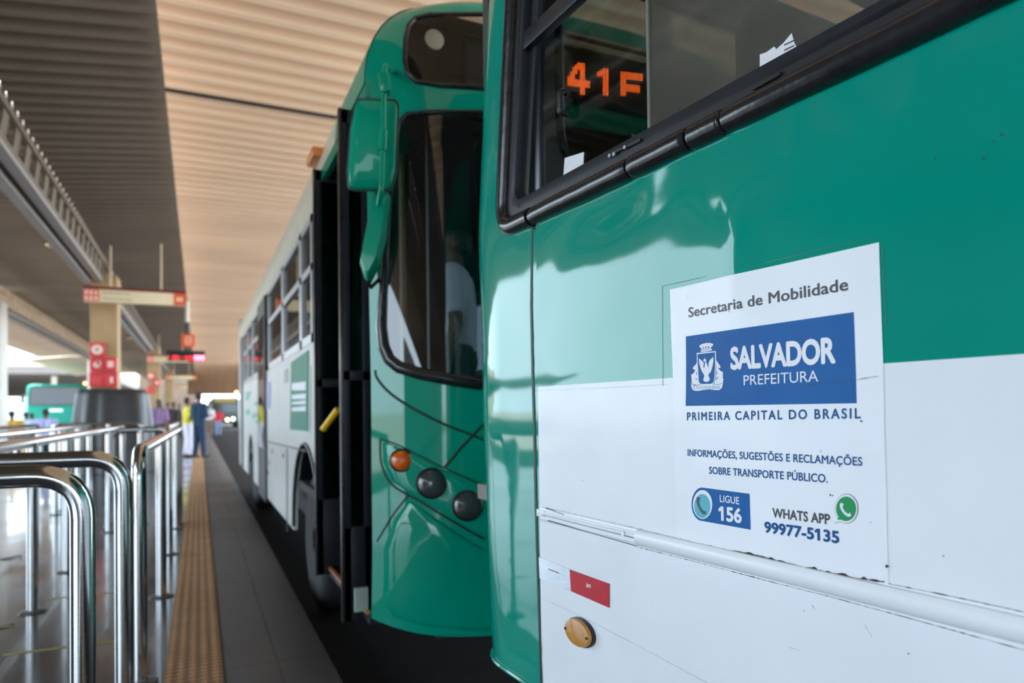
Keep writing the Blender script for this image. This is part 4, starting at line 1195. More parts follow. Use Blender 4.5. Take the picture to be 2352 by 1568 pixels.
# side graphics
def sideplate(pts, name, m, parent, off=0.006):
    return obj(name, MB().prism([p2s(x, y, XL - off) for x, y in pts], (0.004, 0, 0)), m, parent, smooth=0)
GSQ = mat('green_side_square', (0.01, 0.20, 0.12), 0.6, 0, 0.05, 4)
gs = sideplate([(668, 832), (708, 804), (706, 990), (666, 986)], 'green_square', GSQ, b2)
mbs = MB()
y0_, y1_ = p2s(668, 850).y, p2s(705, 850).y
for a_, b_ in ((876, 896), (903, 916), (919, 928), (932, 944)):
    mbs.prism([p2s(x, y, XL - 0.009) for x, y in ((670, a_ + 4), (702, a_), (702, b_), (670, b_))], (0.002, 0, 0))
obj('white_print', mbs, INKWHITE, gs, smooth=0)
sideplate([(711, 840), (713, 838), (711, 994), (709, 994)], 'pale_strip', mat('pale_strip', srgb(190, 215, 205), 0.4), b2)
PUR = mat('lavender_print', srgb(150, 150, 190), 0.5)
sideplate([(612, 876), (621, 876), (620, 938), (611, 938)], 'lavender_notice', PUR, b2)
sideplate([(652, 850), (660, 846), (660, 878), (652, 880)], 'grey_print', mat('grey_print', srgb(165, 160, 165), 0.5), b2)
for pts in ([(564, 900), (576, 898), (570, 918), (564, 920)], [(564, 942), (572, 938), (574, 952), (564, 952)], [(578, 950), (590, 946), (592, 956), (580, 962)], [(586, 966), (596, 960), (596, 972), (586, 974)], [(584, 924), (592, 920), (592, 930), (585, 932)]):
    sideplate(pts, 'green_print', mat('pale_green_print', srgb(110, 175, 150), 0.45), b2)
mb = MB()
for a_, b_ in (((615, 1014), (704, 1036)), ((660, 1030), (660, 1220)), ((612, 1016), (612, 1140))):
    p, q_ = p2s(*a_, XL - 0.002), p2s(*b_, XL - 0.002)
    mb.tube([p, q_], 0.006, 6)
obj('panel_joint', mb, mat('grey_joint', srgb(110, 108, 106), 0.6), b2)
mb = MB()
for x, y in ((625, 1036), (650, 1046), (616, 1085), (618, 1062)):
    p = p2s(x, y, XL - 0.004); mb.box(p - V((0.004, 0.04, 0.02)), p + V((0.004, 0.04, 0.02)))
obj('small_sticker', mb, mat('mauve_sticker', srgb(160, 130, 150), 0.5), b2, smooth=0)
# orange marker lamp on the roof edge
p = hit(748, 365, (XL + 0.06, 0, 0), (1, 0, 0))
obj('roof_marker', MB().box((p.x - 0.10, p.y - 0.12, p.z - 0.03), (p.x + 0.02, p.y + 0.12, p.z + 0.03)), mat('orange_marker', srgb(220, 130, 60), 0.35), b2, bevel=0.01)

# --- mirror hung from the front corner
ZM = 2.86
def mp(x, y, z=ZM): return at_depth(x, y, z)
MG = mat('green_mirror_plastic', (0.000, 0.275, 0.165), 0.4, 0, 0.06, 5, coat=0.35, spec=0.05)
am = obj('mirror_arm', MB().tube(fillet([hit2(905, 165) , mp(885, 150, ZM - .1), mp(882, 175, ZM - .1), mp(880, 300, ZM - .1), mp(875, 440, ZM - .1), mp(870, 470, ZM - .04)], 0.03), 0.011, 10), MG, b2)
obj('arm_bracket', MB().prism([mp(x, y, ZM - 0.12) for x, y in ((868, 164), (893, 164), (896, 205), (884, 212), (872, 207))], FWD * 0.05), MG, am, bevel=0.006)
obj('arm_clamp', MB().tube([mp(880, 300, ZM - 0.1), mp(878, 345, ZM - 0.1)], 0.018, 10), MG, am)
hs_ = fillet([mp(x, y, ZM) for x, y in ((823, 236), (917, 238), (911, 400), (901, 440), (806, 440), (803, 400), (810, 300))], 0.028, 5, True)
c_ = sum(hs_, V()) / len(hs_)
hous = obj('mirror_housing', loft([hs_, [p - FWD * 0.03 for p in hs_], [c_ + (p - c_) * 0.95 - FWD * 0.042 for p in hs_], [c_ + (p - c_) * 0.6 - FWD * 0.060 for p in hs_]]), MG, b2, smooth=45)
obj('mirror_glass', MB().prism([c_ + (p - c_) * 0.94 + FWD * 0.003 for p in hs_], FWD * 0.004), mat('mirror_glass', (0.8, 0.82, 0.82), 0.03, 1.0, 0.02), hous)
obj('housing_rim', MB().tube([c_ + (p - c_) * 1.01 - FWD * 0.028 for p in hs_], 0.006, 8, True), DKG, hous)
hs2 = fillet([mp(x, y, ZM + 0.02) for x, y in ((857, 440), (893, 440), (884, 540), (870, 600), (846, 648), (838, 640), (826, 605), (838, 540), (850, 480))], 0.015, 4, True)
c2 = sum(hs2, V()) / len(hs2)
lm = obj('lower_mirror', loft([[p + FWD * 0.05 for p in hs2], hs2, [c2 + (p - c2) * 0.8 - FWD * 0.03 for p in hs2]]), MG, b2, smooth=45)
obj('mirror_stem', MB().tube([mp(845, 645, ZM + 0.03), mp(852, 660, ZM + 0.05), hit2(872, 640)], 0.008, 8), BLACK, lm)
# ------------------------------------------------------------------ steel queue rails
RT, RZ = 0.0315, 1.035
def queue_rail(label, path, posts, ends=(True, True), group='steel queue rails on the platform', bend=0.125):
    """path: floor points of the run; its bent ends go down to the floor"""
    P = [V((p[0], p[1], RZ)) for p in path]
    pts = list(P)
    if ends[0]: pts = [V((P[0].x, P[0].y, 0.004))] + pts
    if ends[1]: pts = pts + [V((P[-1].x, P[-1].y, 0.004))]
    c = sum(P, V()) / len(P)
    t = thing('queue_rail', label, 'rail', (c.x, c.y, 0), group)
    obj('bent_tube', MB().tube(fillet(pts, bend, 10), RT, 20), STEEL, t, smooth=60)
    feet = list(posts) + ([path[0]] if ends[0] else []) + ([path[-1]] if ends[1] else [])
    for p in posts:
        obj('post', MB().cyl((p[0], p[1], 0.004), (p[0], p[1], RZ), RT * 0.98, n=20), STEEL, t, smooth=60)
    for p in feet:
        obj('base_flange', MB().lathe([(0.075, 0.0), (0.075, 0.006), (0.05, 0.010), (0.036, 0.012)], (p[0], p[1], 0.0), n=24), FLANGE, t)
    return t
def gxy(px, py, Z):
    p = at_depth(px, py, Z); return (p.x, p.y)
r1 = gxy(190, 1300, 1.92); r2 = gxy(284, 1250, 2.62); r3 = gxy(320, 1250, 3.06)
queue_rail('polished steel queue rail nearest the camera, its bent end at the tactile strip', [r1, (-2.4, r1[1])], [])
queue_rail('second polished steel queue rail from the camera, bending down behind the nearest', [r2, (-2.5, r2[1])], [])
g = [ground(371, 1370), ground(389, 1273), ground(405, 1213)]
queue_rail('long steel queue rail running along the tan tactile strip on three posts', [r3, (-0.20, 8.3)], [(p.x, p.y) for p in g])
g = [ground(75, 1405), ground(155, 1313), ground(251, 1222)]
queue_rail('long steel queue rail second from the tactile strip', [(-0.95, 3.3), (-0.93, 10.5)], [(p.x, p.y) for p in g])
queue_rail('short steel cross rail joining two long rails in front of the tarpaulin stall', [(-0.86, 8.5), (-0.30, 8.5)], [(-0.58, 8.5)])
g = ground(128, 1182)
queue_rail('long steel queue rail third from the tactile strip', [(g.x, 4.6), (g.x, 12.6)], [(g.x, g.y), (g.x, 6.6), (g.x, 10.2)])
queue_rail('steel queue rail at the far left end of the rails', [(-2.55, 6.2), (-2.5, 14.0)], [(-2.5, 8.5), (-2.5, 11)])
queue_rail('steel cross rail at the back of the rails, left of the tarpaulin stall', [(-2.4, 14.6), (-0.95, 14.2)], [(-2.0, 14.49), (-1.5, 14.35)])
queue_rail('far short steel queue rail beside the tactile strip in front of the waiting couple', [(-0.36, 9.6), (-0.34, 13.2)], [(-0.35, 11.0), (-0.35, 12.2)])

# leaves on the floor
LEAF = mat('dry_brown_leaf', srgb(70, 58, 36), 0.7, 0, 0.25, 20)
LEAF2 = mat('dry_yellow_leaf', srgb(120, 96, 40), 0.7, 0, 0.25, 20)
def dry_leaf(px, py, L, ang, m, label):
    p = ground(px, py); mb = MB()
    d = V((cos(ang), sin(ang), 0)); e = V((-sin(ang), cos(ang), 0)); n_ = 10
    top = []; bot = []
    for i in range(n_ + 1):
        t = i / n_; wv = 0.24 * L * sin(pi * t) ** 0.8; c = p + d * (t - 0.5) * L
        top.append(c + e * wv + V((0, 0, 0.004 + 0.012 * t * t))); bot.append(c - e * wv + V((0, 0, 0.003 + 0.02 * t * (1 - t))))
    mb.add(top + bot, [(i, i + 1, n_ + 2 + i, n_ + 1 + i) for i in range(n_)])
    tag(obj('dry_leaf', mb, m, smooth=180), label, 'leaf')
dry_leaf(22, 1282, 0.17, 0.35, LEAF, 'dark brown dry leaf on the floor at the left edge, left of the thin post')
dry_leaf(8, 1440, 0.10, 0.2, LEAF2, 'yellowish dry leaf on the floor near the lower left corner')

# ------------------------------------------------------------------ signs
ORANGE = mat('orange_sign_face', srgb(228, 92, 38), 0.45, 0, 0.06, 4)
CREAM = mat('cream_sign_face', srgb(236, 216, 178), 0.5, 0, 0.04, 3)
PINKR = mat('salmon_pictogram', srgb(236, 108, 92), 0.5, 0, 0.06, 6)
DKRED = mat('dark_red_edge', srgb(110, 26, 22), 0.5, 0, 0.08, 5)
REDS = mat('red_sign_face', srgb(226, 62, 74), 0.45, 0, 0.08, 5)
SIGNW = mat('white_sign_print', srgb(246, 216, 196), 0.5, 0, 0.03, 5)
YS = 16.4
def ysx(px, py, y=YS): return hit(px, py, (0, y, 0), (0, 1, 0))
a_, b_ = ysx(192, 662), ysx(426, 697)
sx0, sx1, sz1, sz0 = a_.x, b_.x, a_.z, ysx(192, 691).z
def big_sign(label):
    t = thing('overhead_sign', label, 'sign', ((sx0 + sx1) / 2, YS + 0.09, sz0), 'overhead platform signs')
    obj('sign_box', MB().box((sx0, YS, sz0), (sx1, YS + 0.18, sz1)), CREAM, t, bevel=0.008)
    obj('top_edge', MB().box((sx0 - 0.01, YS - 0.01, sz1), (sx1 + 0.01, YS + 0.19, sz1 + 0.06)), DKRED, t)
    wdt = sx1 - sx0
    o = obj('orange_end', MB().box((sx1 - 0.115 * wdt, YS - 0.012, sz0 + 0.004), (sx1 + 0.004, YS + 0.05, sz1 - 0.004)), ORANGE, t)
    h = sz1 - sz0
    mb = MB()
    for k in range(2):
        x0 = sx1 - 0.09 * wdt + k * 0.034 * wdt
        mb.box((x0, YS - 0.015, sz0 + h * 0.34), (x0 + 0.024 * wdt, YS - 0.012, sz0 + h * 0.66))
    obj('platform_figure', mb, SIGNW, o)
    pk = obj('pictogram_block', MB().box((sx0 - 0.002, YS - 0.012, sz0 + 0.01), (sx0 + 0.145 * wdt, YS + 0.02, sz1 - 0.01)), PINKR, t)
    mb = MB()
    for r_ in range(2):
        for c_ in range(3):
            x0 = sx0 + 0.012 * wdt + c_ * 0.046 * wdt
            mb.box((x0, YS - 0.015, sz0 + h * (0.12 + 0.45 * r_)), (x0 + 0.026 * wdt, YS - 0.012, sz0 + h * (0.40 + 0.45 * r_)))
    obj('pictogram', mb, SIGNW, pk)
    mb = MB()
    for z_, x1f in ((0.70, 0.43), (0.22, 0.44)):
        x = sx0 + 0.18 * wdt
        while x < sx0 + x1f * wdt:
            l = 0.03 + 0.05 * random.random(); mb.box((x, YS - 0.003, sz0 + h * z_), (x + l, YS + 0.002, sz0 + h * (z_ + 0.12))); x += l + 0.015
    obj('faint_lettering', mb, mat('faded_sign_print', srgb(176, 160, 132), 0.6), t)
    for x in (sx0 + 0.25 * wdt, sx0 + 0.75 * wdt):
        obj('hanger', MB().cyl((x, YS + 0.09, sz1 + 0.06), (x, YS + 0.09, 5.02), 0.02, n=10), STEELP, t)
    return t
s1 = big_sign('large cream overhead sign with orange end, across the nearest tan column')
copy_tree(s1, (0.05, 18.0, 0.0), 'cream overhead sign with orange end below the red lit display')
copy_tree(s1, (0.12, 35.9, 0.05), 'small cream overhead sign third along the platform, past the red lit display')
copy_tree(s1, (0.20, 54.0, 0.05), 'tiny cream overhead sign farthest along the platform')

def col_sign(px0, py0, px1, py1, glyph, label, dy=0.0):
    y = COLY[0] - 0.10
    p, q = hit(px0, py0, (0, y, 0), (0, 1, 0)), hit(px1, py1, (0, y, 0), (0, 1, 0))
    t = thing('column_sign', label, 'sign', ((p.x + q.x) / 2, y + 0.05, q.z), 'red square signs on the columns')
    obj('sign_plate', MB().box((p.x, y, q.z), (q.x, y + 0.10, p.z)), REDS, t, bevel=0.006)
    cx, cz, R = (p.x + q.x) / 2, (p.z + q.z) / 2, (q.x - p.x) / 2
    mb = MB(); rb = lambda r0, r1: mb.lathe([(r0, 0), (r0, -0.004), (r1, -0.004), (r1, 0)], (cx, y, cz), (0, 1, 0), 28)
    if glyph == 'ring': rb(R * 0.18, R * 0.78)
    elif glyph == 'disc': mb.lathe([(R * 0.5, 0), (R * 0.5, -0.004), (0.001, -0.004)], (cx, y, cz), (0, 1, 0), 24).box((cx, y - 0.004, cz), (cx + R * 0.6, y, cz + R * 0.55))
    elif glyph == 'card': mb.box((cx - R * 0.5, y - 0.004, cz - R * 0.6), (cx + R * 0.5, y, cz + R * 0.6))
    elif glyph == 'bars':
        for k in range(3): mb.box((cx - R * 0.6, y - 0.004, cz - R * 0.5 + k * R * 0.36), (cx + R * 0.6, y, cz - R * 0.4 + k * R * 0.36))
    else: mb.box((cx - R * 0.15, y - 0.004, cz - R * 0.6), (cx + R * 0.35, y, cz + R * 0.5))
    obj('white_symbol', mb, SIGNW if glyph != 'bars' else PINKR, t)
    return t
cs = [col_sign(206, 786, 240, 819, 'ring', 'topmost red square sign with white ring on the nearest tan column'),
      col_sign(206, 822, 238, 852, 'disc', 'red square sign with a round symbol, left in the middle row on the tan column'),
      col_sign(240, 820, 268, 852, 'card', 'red square sign with a pale panel, right in the middle row on the tan column'),
      col_sign(204, 855, 238, 888, 'bars', 'plain red square sign low on the left of the tan column'),
      col_sign(239, 855, 270, 888, 'stroke', 'red square sign with a white stroke, low on the right of the tan column')]
for c_, l_ in zip(cs[:1] + cs[2:4], ('upper red square sign on the second column along the platform', 'lower right red square sign on the second column along the platform', 'lower left red square sign on the second column along the platform')):
    copy_tree(c_, (0, COLY[1] - COLY[0], 0.35), l_)
# square orange sign hung from the roof edge
y = 25.0
p, q = hit(417, 767, (0, y, 0), (0, 1, 0)), hit(448, 797, (0, y, 0), (0, 1, 0))
t = thing('hanging_sign', 'small square orange sign hung from the roof edge above the red lit display', 'sign', ((p.x + q.x) / 2, y, q.z))
obj('sign_plate', MB().box((p.x, y - 0.04, q.z), (q.x, y + 0.04, p.z)), ORANGE, t, bevel=0.006)
cx, cz = (p.x + q.x) / 2, (p.z + q.z) / 2
mbq = MB()
for a0, a1, b0, b1 in ((-.09, .09, -.13, -.10), (-.09, .09, -.01, .02), (-.09, .09, .11, .14), (-.09, -.06, -.13, .14), (.06, .09, -.13, .14)):
    mbq.box((cx + a0, y - 0.045, cz + b0), (cx + a1, y - 0.04, cz + b1))
obj('white_symbol', mbq, SIGNW, t)
pw = hit(433, 740, (0, y, 0), (0, 1, 0)).z
obj('hanger', MB().cyl((cx - 0.03, y, p.z), (cx - 0.03, y, pw), 0.03, n=10), BLACK, t)
obj('white_tube', MB().cyl((cx - 0.03, y, pw), (cx - 0.03, y, 4.93), 0.065, n=12), CONCW, t)
# red lit display
y = 31.0
p, q = hit(384, 811, (0, y, 0), (0, 1, 0)), hit(471, 829, (0, y, 0), (0, 1, 0))
t = thing('led_display', 'long black display board with glowing red figures above the second overhead sign', 'display', ((p.x + q.x) / 2, y, q.z))
obj('display_case', MB().box((p.x, y, q.z), (q.x, y + 0.2, p.z + 0.12)), BLACK, t, bevel=0.006)
REDL = mat('red_led', (1, 0.02, 0.03), 0.4, 0, 0.05, 5, emit=(1.0, 0.012, 0.03), estr=3.0)
PINKL = mat('bright_red_led', (1, 0.2, 0.3), 0.4, 0, 0.05, 5, emit=(1.0, 0.16, 0.28), estr=5.0)
mb = MB(); wdt, h = q.x - p.x, p.z - q.z
for k, (u0, u1) in enumerate(((0.03, 0.045), (0.15, 0.19), (0.21, 0.25), (0.27, 0.30), (0.39, 0.40), (0.48, 0.51), (0.55, 0.58), (0.62, 0.66))):
    mb.box((p.x + u0 * wdt, y - 0.006, q.z + 0.2 * h), (p.x + u1 * wdt, y, q.z + 0.66 * h))
obj('red_figure', mb, REDL, t)
mb = MB()
for k in range(3): mb.box((p.x + (0.71 + k * 0.095) * wdt, y - 0.006, q.z + 0.1 * h), (p.x + (0.785 + k * 0.095) * wdt, y, q.z + 0.78 * h))
obj('bright_figure', mb, PINKL, t)
obj('hanger', MB().cyl(((p.x + q.x) / 2, y + 0.1, p.z + 0.1), ((p.x + q.x) / 2, y + 0.1, 4.9), 0.03, n=10), BLACK, t)

# lamps under the truss
BELL = mat('dark_bronze_lamp', srgb(66, 54, 40), 0.4, 0.4, 0.1, 10)
BULB = mat('amber_lamp_rim', srgb(226, 170, 90), 0.3, 0, 0.05, 10)
def bell(px, py, y, label):
    p = hit(px, py, (-2.42, 0, 0), (1, 0, 0))
    t = thing('bell_lamp', label, 'lamp', p - V((0, 0, 0.13)), 'bell lamps under the truss')
    obj('lamp_shade', MB().lathe([(0.03, 0.16), (0.09, 0.13), (0.13, 0.05), (0.20, -0.02), (0.205, -0.06), (0.19, -0.06), (0.12, 0.03)], p, n=24), BELL, t)
    obj('lens', MB().lathe([(0.185, -0.055), (0.15, -0.10), (0.001, -0.12)], p, n=24), BULB, t)
    obj('hanger', MB().cyl(p + V((0, 0, 0.15)), (p.x, p.y, 4.79), 0.014, n=8), BLACK, t)
    return t
bell(130, 556, 13.9, 'dark bell lamp under the nearest truss, upper left of the photo')
bell(303, 771, 29.0, 'small dark bell lamp under the truss right of the tan column')
GLOW = mat('glowing_amber_lamp', (1, 0.6, 0.25), 0.4, emit=(1.0, 0.55, 0.2), estr=6)
def glow(px, py, Z, label, r=0.13, top=None):
    p = at_depth(px, py, Z)
    t = thing('lit_lamp', label, 'lamp', p, 'small lit lamps in the distance')
    obj('globe', MB().ball(p, r), GLOW, t)
    obj('hanger', MB().cyl(p + V((0, 0, r * 0.9)), (p.x, p.y, top), 0.02, n=8), BLACK, t)
glow(99, 853, 72, 'amber lit lamp under the far dark canopy above the green bus', 0.17, 5.5)
glow(195, 880, 74, 'amber lit lamp right of the green bus roof', 0.15, 5.5)
glow(543, 901, 58, 'amber lit lamp at the end of the platform beside the second bus', 0.13, 5.8)

# ------------------------------------------------------------------ covered stall
TARP = mat('dark_grey_tarpaulin', srgb(60, 58, 59), 0.42, 0, 0.15, 3, bump=0.15, bscale=14)
c = at_depth(261, 950, 14.3); cx, cy = c.x, c.y - 0.08
def tarp(u, v):
    a = 2 * pi * u
    z = 0.01 + v * 1.72
    k = 1.0 - 0.16 * v ** 2
    ca, sa_ = cos(a), sin(a)
    r = (abs(ca) ** 3.2 + abs(sa_) ** 3.2) ** (-1 / 3.2)
    fold = 0.060 * sin(a * 11 + 1.7 * sin(a * 3)) * (1.10 - 0.8 * v) + 0.02 * noise.noise(V((ca * 3, sa_ * 3, v * 2)))
    if v > 0.93: k *= 1 - 0.10 * ((v - 0.93) / 0.07) ** 2
    return V((cx + 0.75 * k * ca * r * (1 + fold), cy + 0.52 * k * sa_ * r * (1 + fold), z))
mb = MB().grid(tarp, 140, 26)
topc = V((cx, cy, 1.74)); n0 = len(mb.v)
mb.v.append(topc)
mb.f += [(26 * 141 + i, 26 * 141 + i + 1, n0) for i in range(140)]
t = thing('covered_stall', 'market stall wrapped in a dark grey tarpaulin in front of the tan column', 'stall', (cx, cy, 0))
obj('tarpaulin', mb, TARP, t, smooth=60)
obj('tie_cord', MB().tube([tarp(i / 60, 0.30) * 1.0 for i in range(60)], 0.012, 6, True), BLACK, t)

# ------------------------------------------------------------------ people
def blend(parts, voxel, name, m, parent, org_yaw):
    mb = MB()
    for p0, p1, r0, r1 in parts:
        p0, p1 = V(p0), V(p1); d = p1 - p0
        if d.length < 1e-6:
            mb.ball(p0, r0, 14, 9); continue
        mb.tube([p0, p1], r0, 14, rad=[r0, r1]); mb.ball(p0, r0, 14, 9); mb.ball(p1, r1, 14, 9)
    me = bpy.data.meshes.new(name); me.from_pydata(mb.v, [], mb.f); me.update()
    o = bpy.data.objects.new(name, me); C.objects.link(o)
    md = o.modifiers.new('r', 'REMESH'); md.mode = 'VOXEL'; md.voxel_size = voxel; md.use_smooth_shade = True
    ms = o.modifiers.new('s', 'SMOOTH'); ms.iterations = 4; ms.factor = 0.5
    dg = bpy.context.evaluated_depsgraph_get()
    m2 = bpy.data.meshes.new_from_object(o.evaluated_get(dg))
    bpy.data.objects.remove(o); bpy.data.meshes.remove(me)
    m2.name = name
    m2.transform(Matrix.Rotation(org_yaw, 4, 'Z'))
    m2.materials.clear()
    m2.polygons.foreach_set('use_smooth', [True] * len(m2.polygons))
    ob = link(name, m2, m, parent)
    ORG[ob.name] = ORG[parent.name]
    return ob
def person(loc, H, yaw, label, skin, shirt, trousers, hair, shoes, pose='stand', arms='down', voxel=0.010, long_hair=False, sleeve=0.6, group=None, slim=1.0):
    t = thing('person', label, 'person', loc, group)
    W = slim
    sk = mat('skin_%02x%02x%02x' % skin, srgb(*skin), 0.55, 0, 0.06, 10); sm = mat('cloth_%02x%02x%02x' % shirt, srgb(*shirt), 0.8, 0, 0.12, 8)
    tm = mat('cloth_%02x%02x%02x' % trousers, srgb(*trousers), 0.85, 0, 0.12, 8); hm = mat('hair_%02x%02x%02x' % hair, srgb(*hair), 0.6, 0, 0.2, 30)
    om = mat('shoe_%02x%02x%02x' % shoes, srgb(*shoes), 0.6)
    seat = pose == 'sit'
    hz = 0.53 * H if not seat else 0.47 + 0.055 * H
    up = hz - 0.53 * H
    z = lambda f: f * H + up
    sh = 0.118 * H * W
    body, top, low, shoe = [], [], [], []
    # torso
    for sx in (-1, 1):
        body += [((sx * 0.045 * H * W, 0, z(.54)), (sx * 0.055 * H * W, 0, z(.70)), .060 * H * W, .062 * H * W), ((sx * 0.055 * H * W, 0, z(.70)), (sx * 0.062 * H * W, 0.0, z(.79)), .062 * H * W, .052 * H * W)]
        body.append(((0, 0, z(.80)), (sx * sh, 0, z(.805)), .045 * H, .036 * H))
    body += [((0, 0.0, z(.80)), (0, 0.008 * H, z(.89)), .034 * H, .031 * H)]
    top += [(a, b, r0 + .012, r1 + .012) for a, b, r0, r1 in body[:-1]]
    low += [((-.045 * H * W, 0, z(.50)), (-.05 * H * W, 0, z(.575)), .072 * H * W, .064 * H * W), ((.045 * H * W, 0, z(.50)), (.05 * H * W, 0, z(.575)), .072 * H * W, .064 * H * W)]
    # head
    hd = z(.935)
    head = [((0, 0.006 * H, hd + .012 * H), (0, -0.006 * H, hd + .016 * H), .046 * H, .048 * H), ((0, .014 * H, hd - .03 * H), (0, .012 * H, hd), .030 * H, .042 * H),
            ((0, .050 * H, hd - .004 * H), (0, .060 * H, hd - .016 * H), .006 * H, .009 * H),
            ((-.046 * H, 0, hd + .004 * H), (-.047 * H, -.002 * H, hd - .012 * H), .009 * H, .007 * H), ((.046 * H, 0, hd + .004 * H), (.047 * H, -.002 * H, hd - .012 * H), .009 * H, .007 * H),
            ((-.012 * H, .050 * H, hd - .032 * H), (.012 * H, .050 * H, hd - .032 * H), .0055 * H, .0055 * H)]
    body += head
    # legs
    for sx in (-1, 1):
        hip = V((sx * .052 * H * W, 0, z(.51)))
        if seat:
            knee = V((sx * .07 * H, .245 * H, hz - 0.01)); ank = V((sx * .065 * H, .25 * H, .05))
        else:
            knee = V((sx * .056 * H, .012 * H, .285 * H)); ank = V((sx * .060 * H, -.005 * H + (0.03 * H if sx > 0 else -0.02 * H), .045 * H))
        body += [(hip, knee, .056 * H * W, .034 * H), (knee, ank, .036 * H, .022 * H), (ank, ank + V((0, .085 * H, -.022 * H)), .020 * H, .015 * H)]
        low += [(hip, knee, .064 * H * W, .047 * H), (knee, ank + V((0, 0, .015 * H)), .047 * H, .040 * H)]
        shoe += [(ank + V((0, -.012 * H, -.022 * H)), ank + V((sx * .01 * H, .095 * H, -.026 * H)), .024 * H, .021 * H)]
    # arms and hands
    for sx in (-1, 1):
        s = V((sx * sh, 0, z(.80)))
        if arms == 'down': e = s + V((sx * .030 * H, -.015 * H, -.175 * H)); w_ = e + V((sx * .004 * H, .035 * H, -.150 * H))
        elif arms == 'front': e = s + V((sx * .030 * H, .010 * H, -.170 * H)); w_ = e + V((-sx * .05 * H, .130 * H, .010 * H))
        else: e = s + V((sx * .020 * H, .06 * H, -.165 * H)); w_ = e + V((-sx * .02 * H, .135 * H, -.03 * H))
        body += [(s, e, .032 * H, .025 * H), (e, w_, .026 * H, .016 * H)]
        top += [(s, s + (e - s) * sleeve * 1.55 if sleeve < 0.64 else e, .044 * H, .037 * H)]
        if sleeve > 0.9: top += [(e, w_ - (w_ - e) * 0.1, .036 * H, .026 * H)]
        d = (w_ - e).normalized(); side_ = V((0, 1, 0)) if abs(d.z) > .6 else V((0, 0, 1))
        side_ = (side_ - d * side_.dot(d)).normalized(); nrm = d.cross(side_)
        pal = w_ + d * .045 * H
        for k in (-1, 0, 1): body.append((w_ + side_ * k * .007 * H, pal + side_ * k * .013 * H, .0105 * H, .0095 * H))
        for k, L in zip((-1.5, -.5, .5, 1.5), (.034, .045, .048, .042)):
            b0 = pal + side_ * k * .0105 * H; b1 = b0 + (d + nrm * 0.15 * sx).normalized() * L * .55 * H; b2_ = b1 + (d + nrm * 0.55 * sx).normalized() * L * .5 * H
            body += [(b0, b1, .0052 * H, .0050 * H), (b1, b2_, .0050 * H, .0044 * H)]
        th = w_ + d * .014 * H + side_ * .016 * H
        body += [(th, th + (d + side_ * .8).normalized() * .026 * H, .0062 * H, .0056 * H), (th + (d + side_ * .8).normalized() * .026 * H, th + (d + side_ * .8).normalized() * .026 * H + d * .022 * H, .0056 * H, .005 * H)]
    blend(body, voxel, 'body', sk, t, yaw)
    blend(top, 0.014, 'shirt', sm, t, yaw)
    blend(low, 0.014, 'trousers', tm, t, yaw)
    blend(shoe, 0.010, 'shoe', om, t, yaw)
    hp = [((0, -.004 * H, hd + .022 * H), (0, -.012 * H, hd + .022 * H), .050 * H, .050 * H), ((0, -.022 * H, hd - .004 * H), (0, -.016 * H, hd + .01 * H), .040 * H, .044 * H)]
    if long_hair: hp += [((0, -.03 * H, hd), (0, -.04 * H, hd - .075 * H), .042 * H, .036 * H), ((-.03 * H, -.015 * H, hd), (-.036 * H, -.02 * H, hd - .07 * H), .022 * H, .02 * H), ((.03 * H, -.015 * H, hd), (.036 * H, -.02 * H, hd - .07 * H), .022 * H, .02 * H)]
    blend(hp, 0.011, 'hair', hm, t, yaw)
    ey = [((sx * .017 * H, .0500 * H, hd + .006 * H), (sx * .017 * H, .0502 * H, hd + .006 * H), .0055 * H, .0055 * H) for sx in (-1, 1)]
    blend(ey, 0.003, 'eye', mat('dark_eye', (.02, .015, .012), .2), t, yaw)
    return t
SK1, SK2 = (120, 78, 56), (92, 58, 42)
HB = (22, 18, 17)
def onp(px, Z, z=0.0):
    p = at_depth(px, 950, Z); return V((p.x, p.y, z))
person(onp(457, 18.9), 1.78, radians(-42), 'man in dark blue shirt and jeans seen from behind on the tactile strip', SK1, (14, 52, 78), (28, 52, 82), HB, (20, 20, 22), arms='front', voxel=0.008, slim=0.88)
person(onp(431, 19.3), 1.66, radians(-75), 'woman in yellow top and white trousers beside the man in dark blue', SK1, (222, 206, 70), (222, 218, 232), HB, (60, 40, 34), arms='front', voxel=0.008, sleeve=0.4)
person(onp(364, 20.5), 1.64, radians(150), 'person in mottled purple top with dark hair right of the tarpaulin stall', SK2, (132, 104, 142), (60, 52, 64), HB, (20, 20, 20), long_hair=True, slim=1.15)
person(onp(399, 23), 1.60, radians(200), 'person in dark clothes behind the end of the rails', SK2, (44, 36, 40), (40, 34, 36), HB, (20, 20, 20))
person(onp(412, 29), 1.62, radians(190), 'person in pale pink top far behind the dark clothed person', SK1, (222, 184, 176), (70, 60, 60), HB, (20, 20, 20))
person(onp(385, 27), 1.66, radians(170), 'person in maroon top behind the purple topped person', SK2, (92, 40, 46), (50, 44, 48), HB, (20, 20, 20))
person(onp(479, 34), 1.66, radians(180), 'person in white shirt far down the platform at the kerb', SK1, (206, 206, 214), (120, 96, 84), HB, (40, 30, 28))
person(onp(501, 42, -0.18), 1.70, radians(185), 'person in red shirt standing on the road in front of the distant bus', SK2, (190, 34, 44), (120, 132, 160), HB, (30, 30, 30))
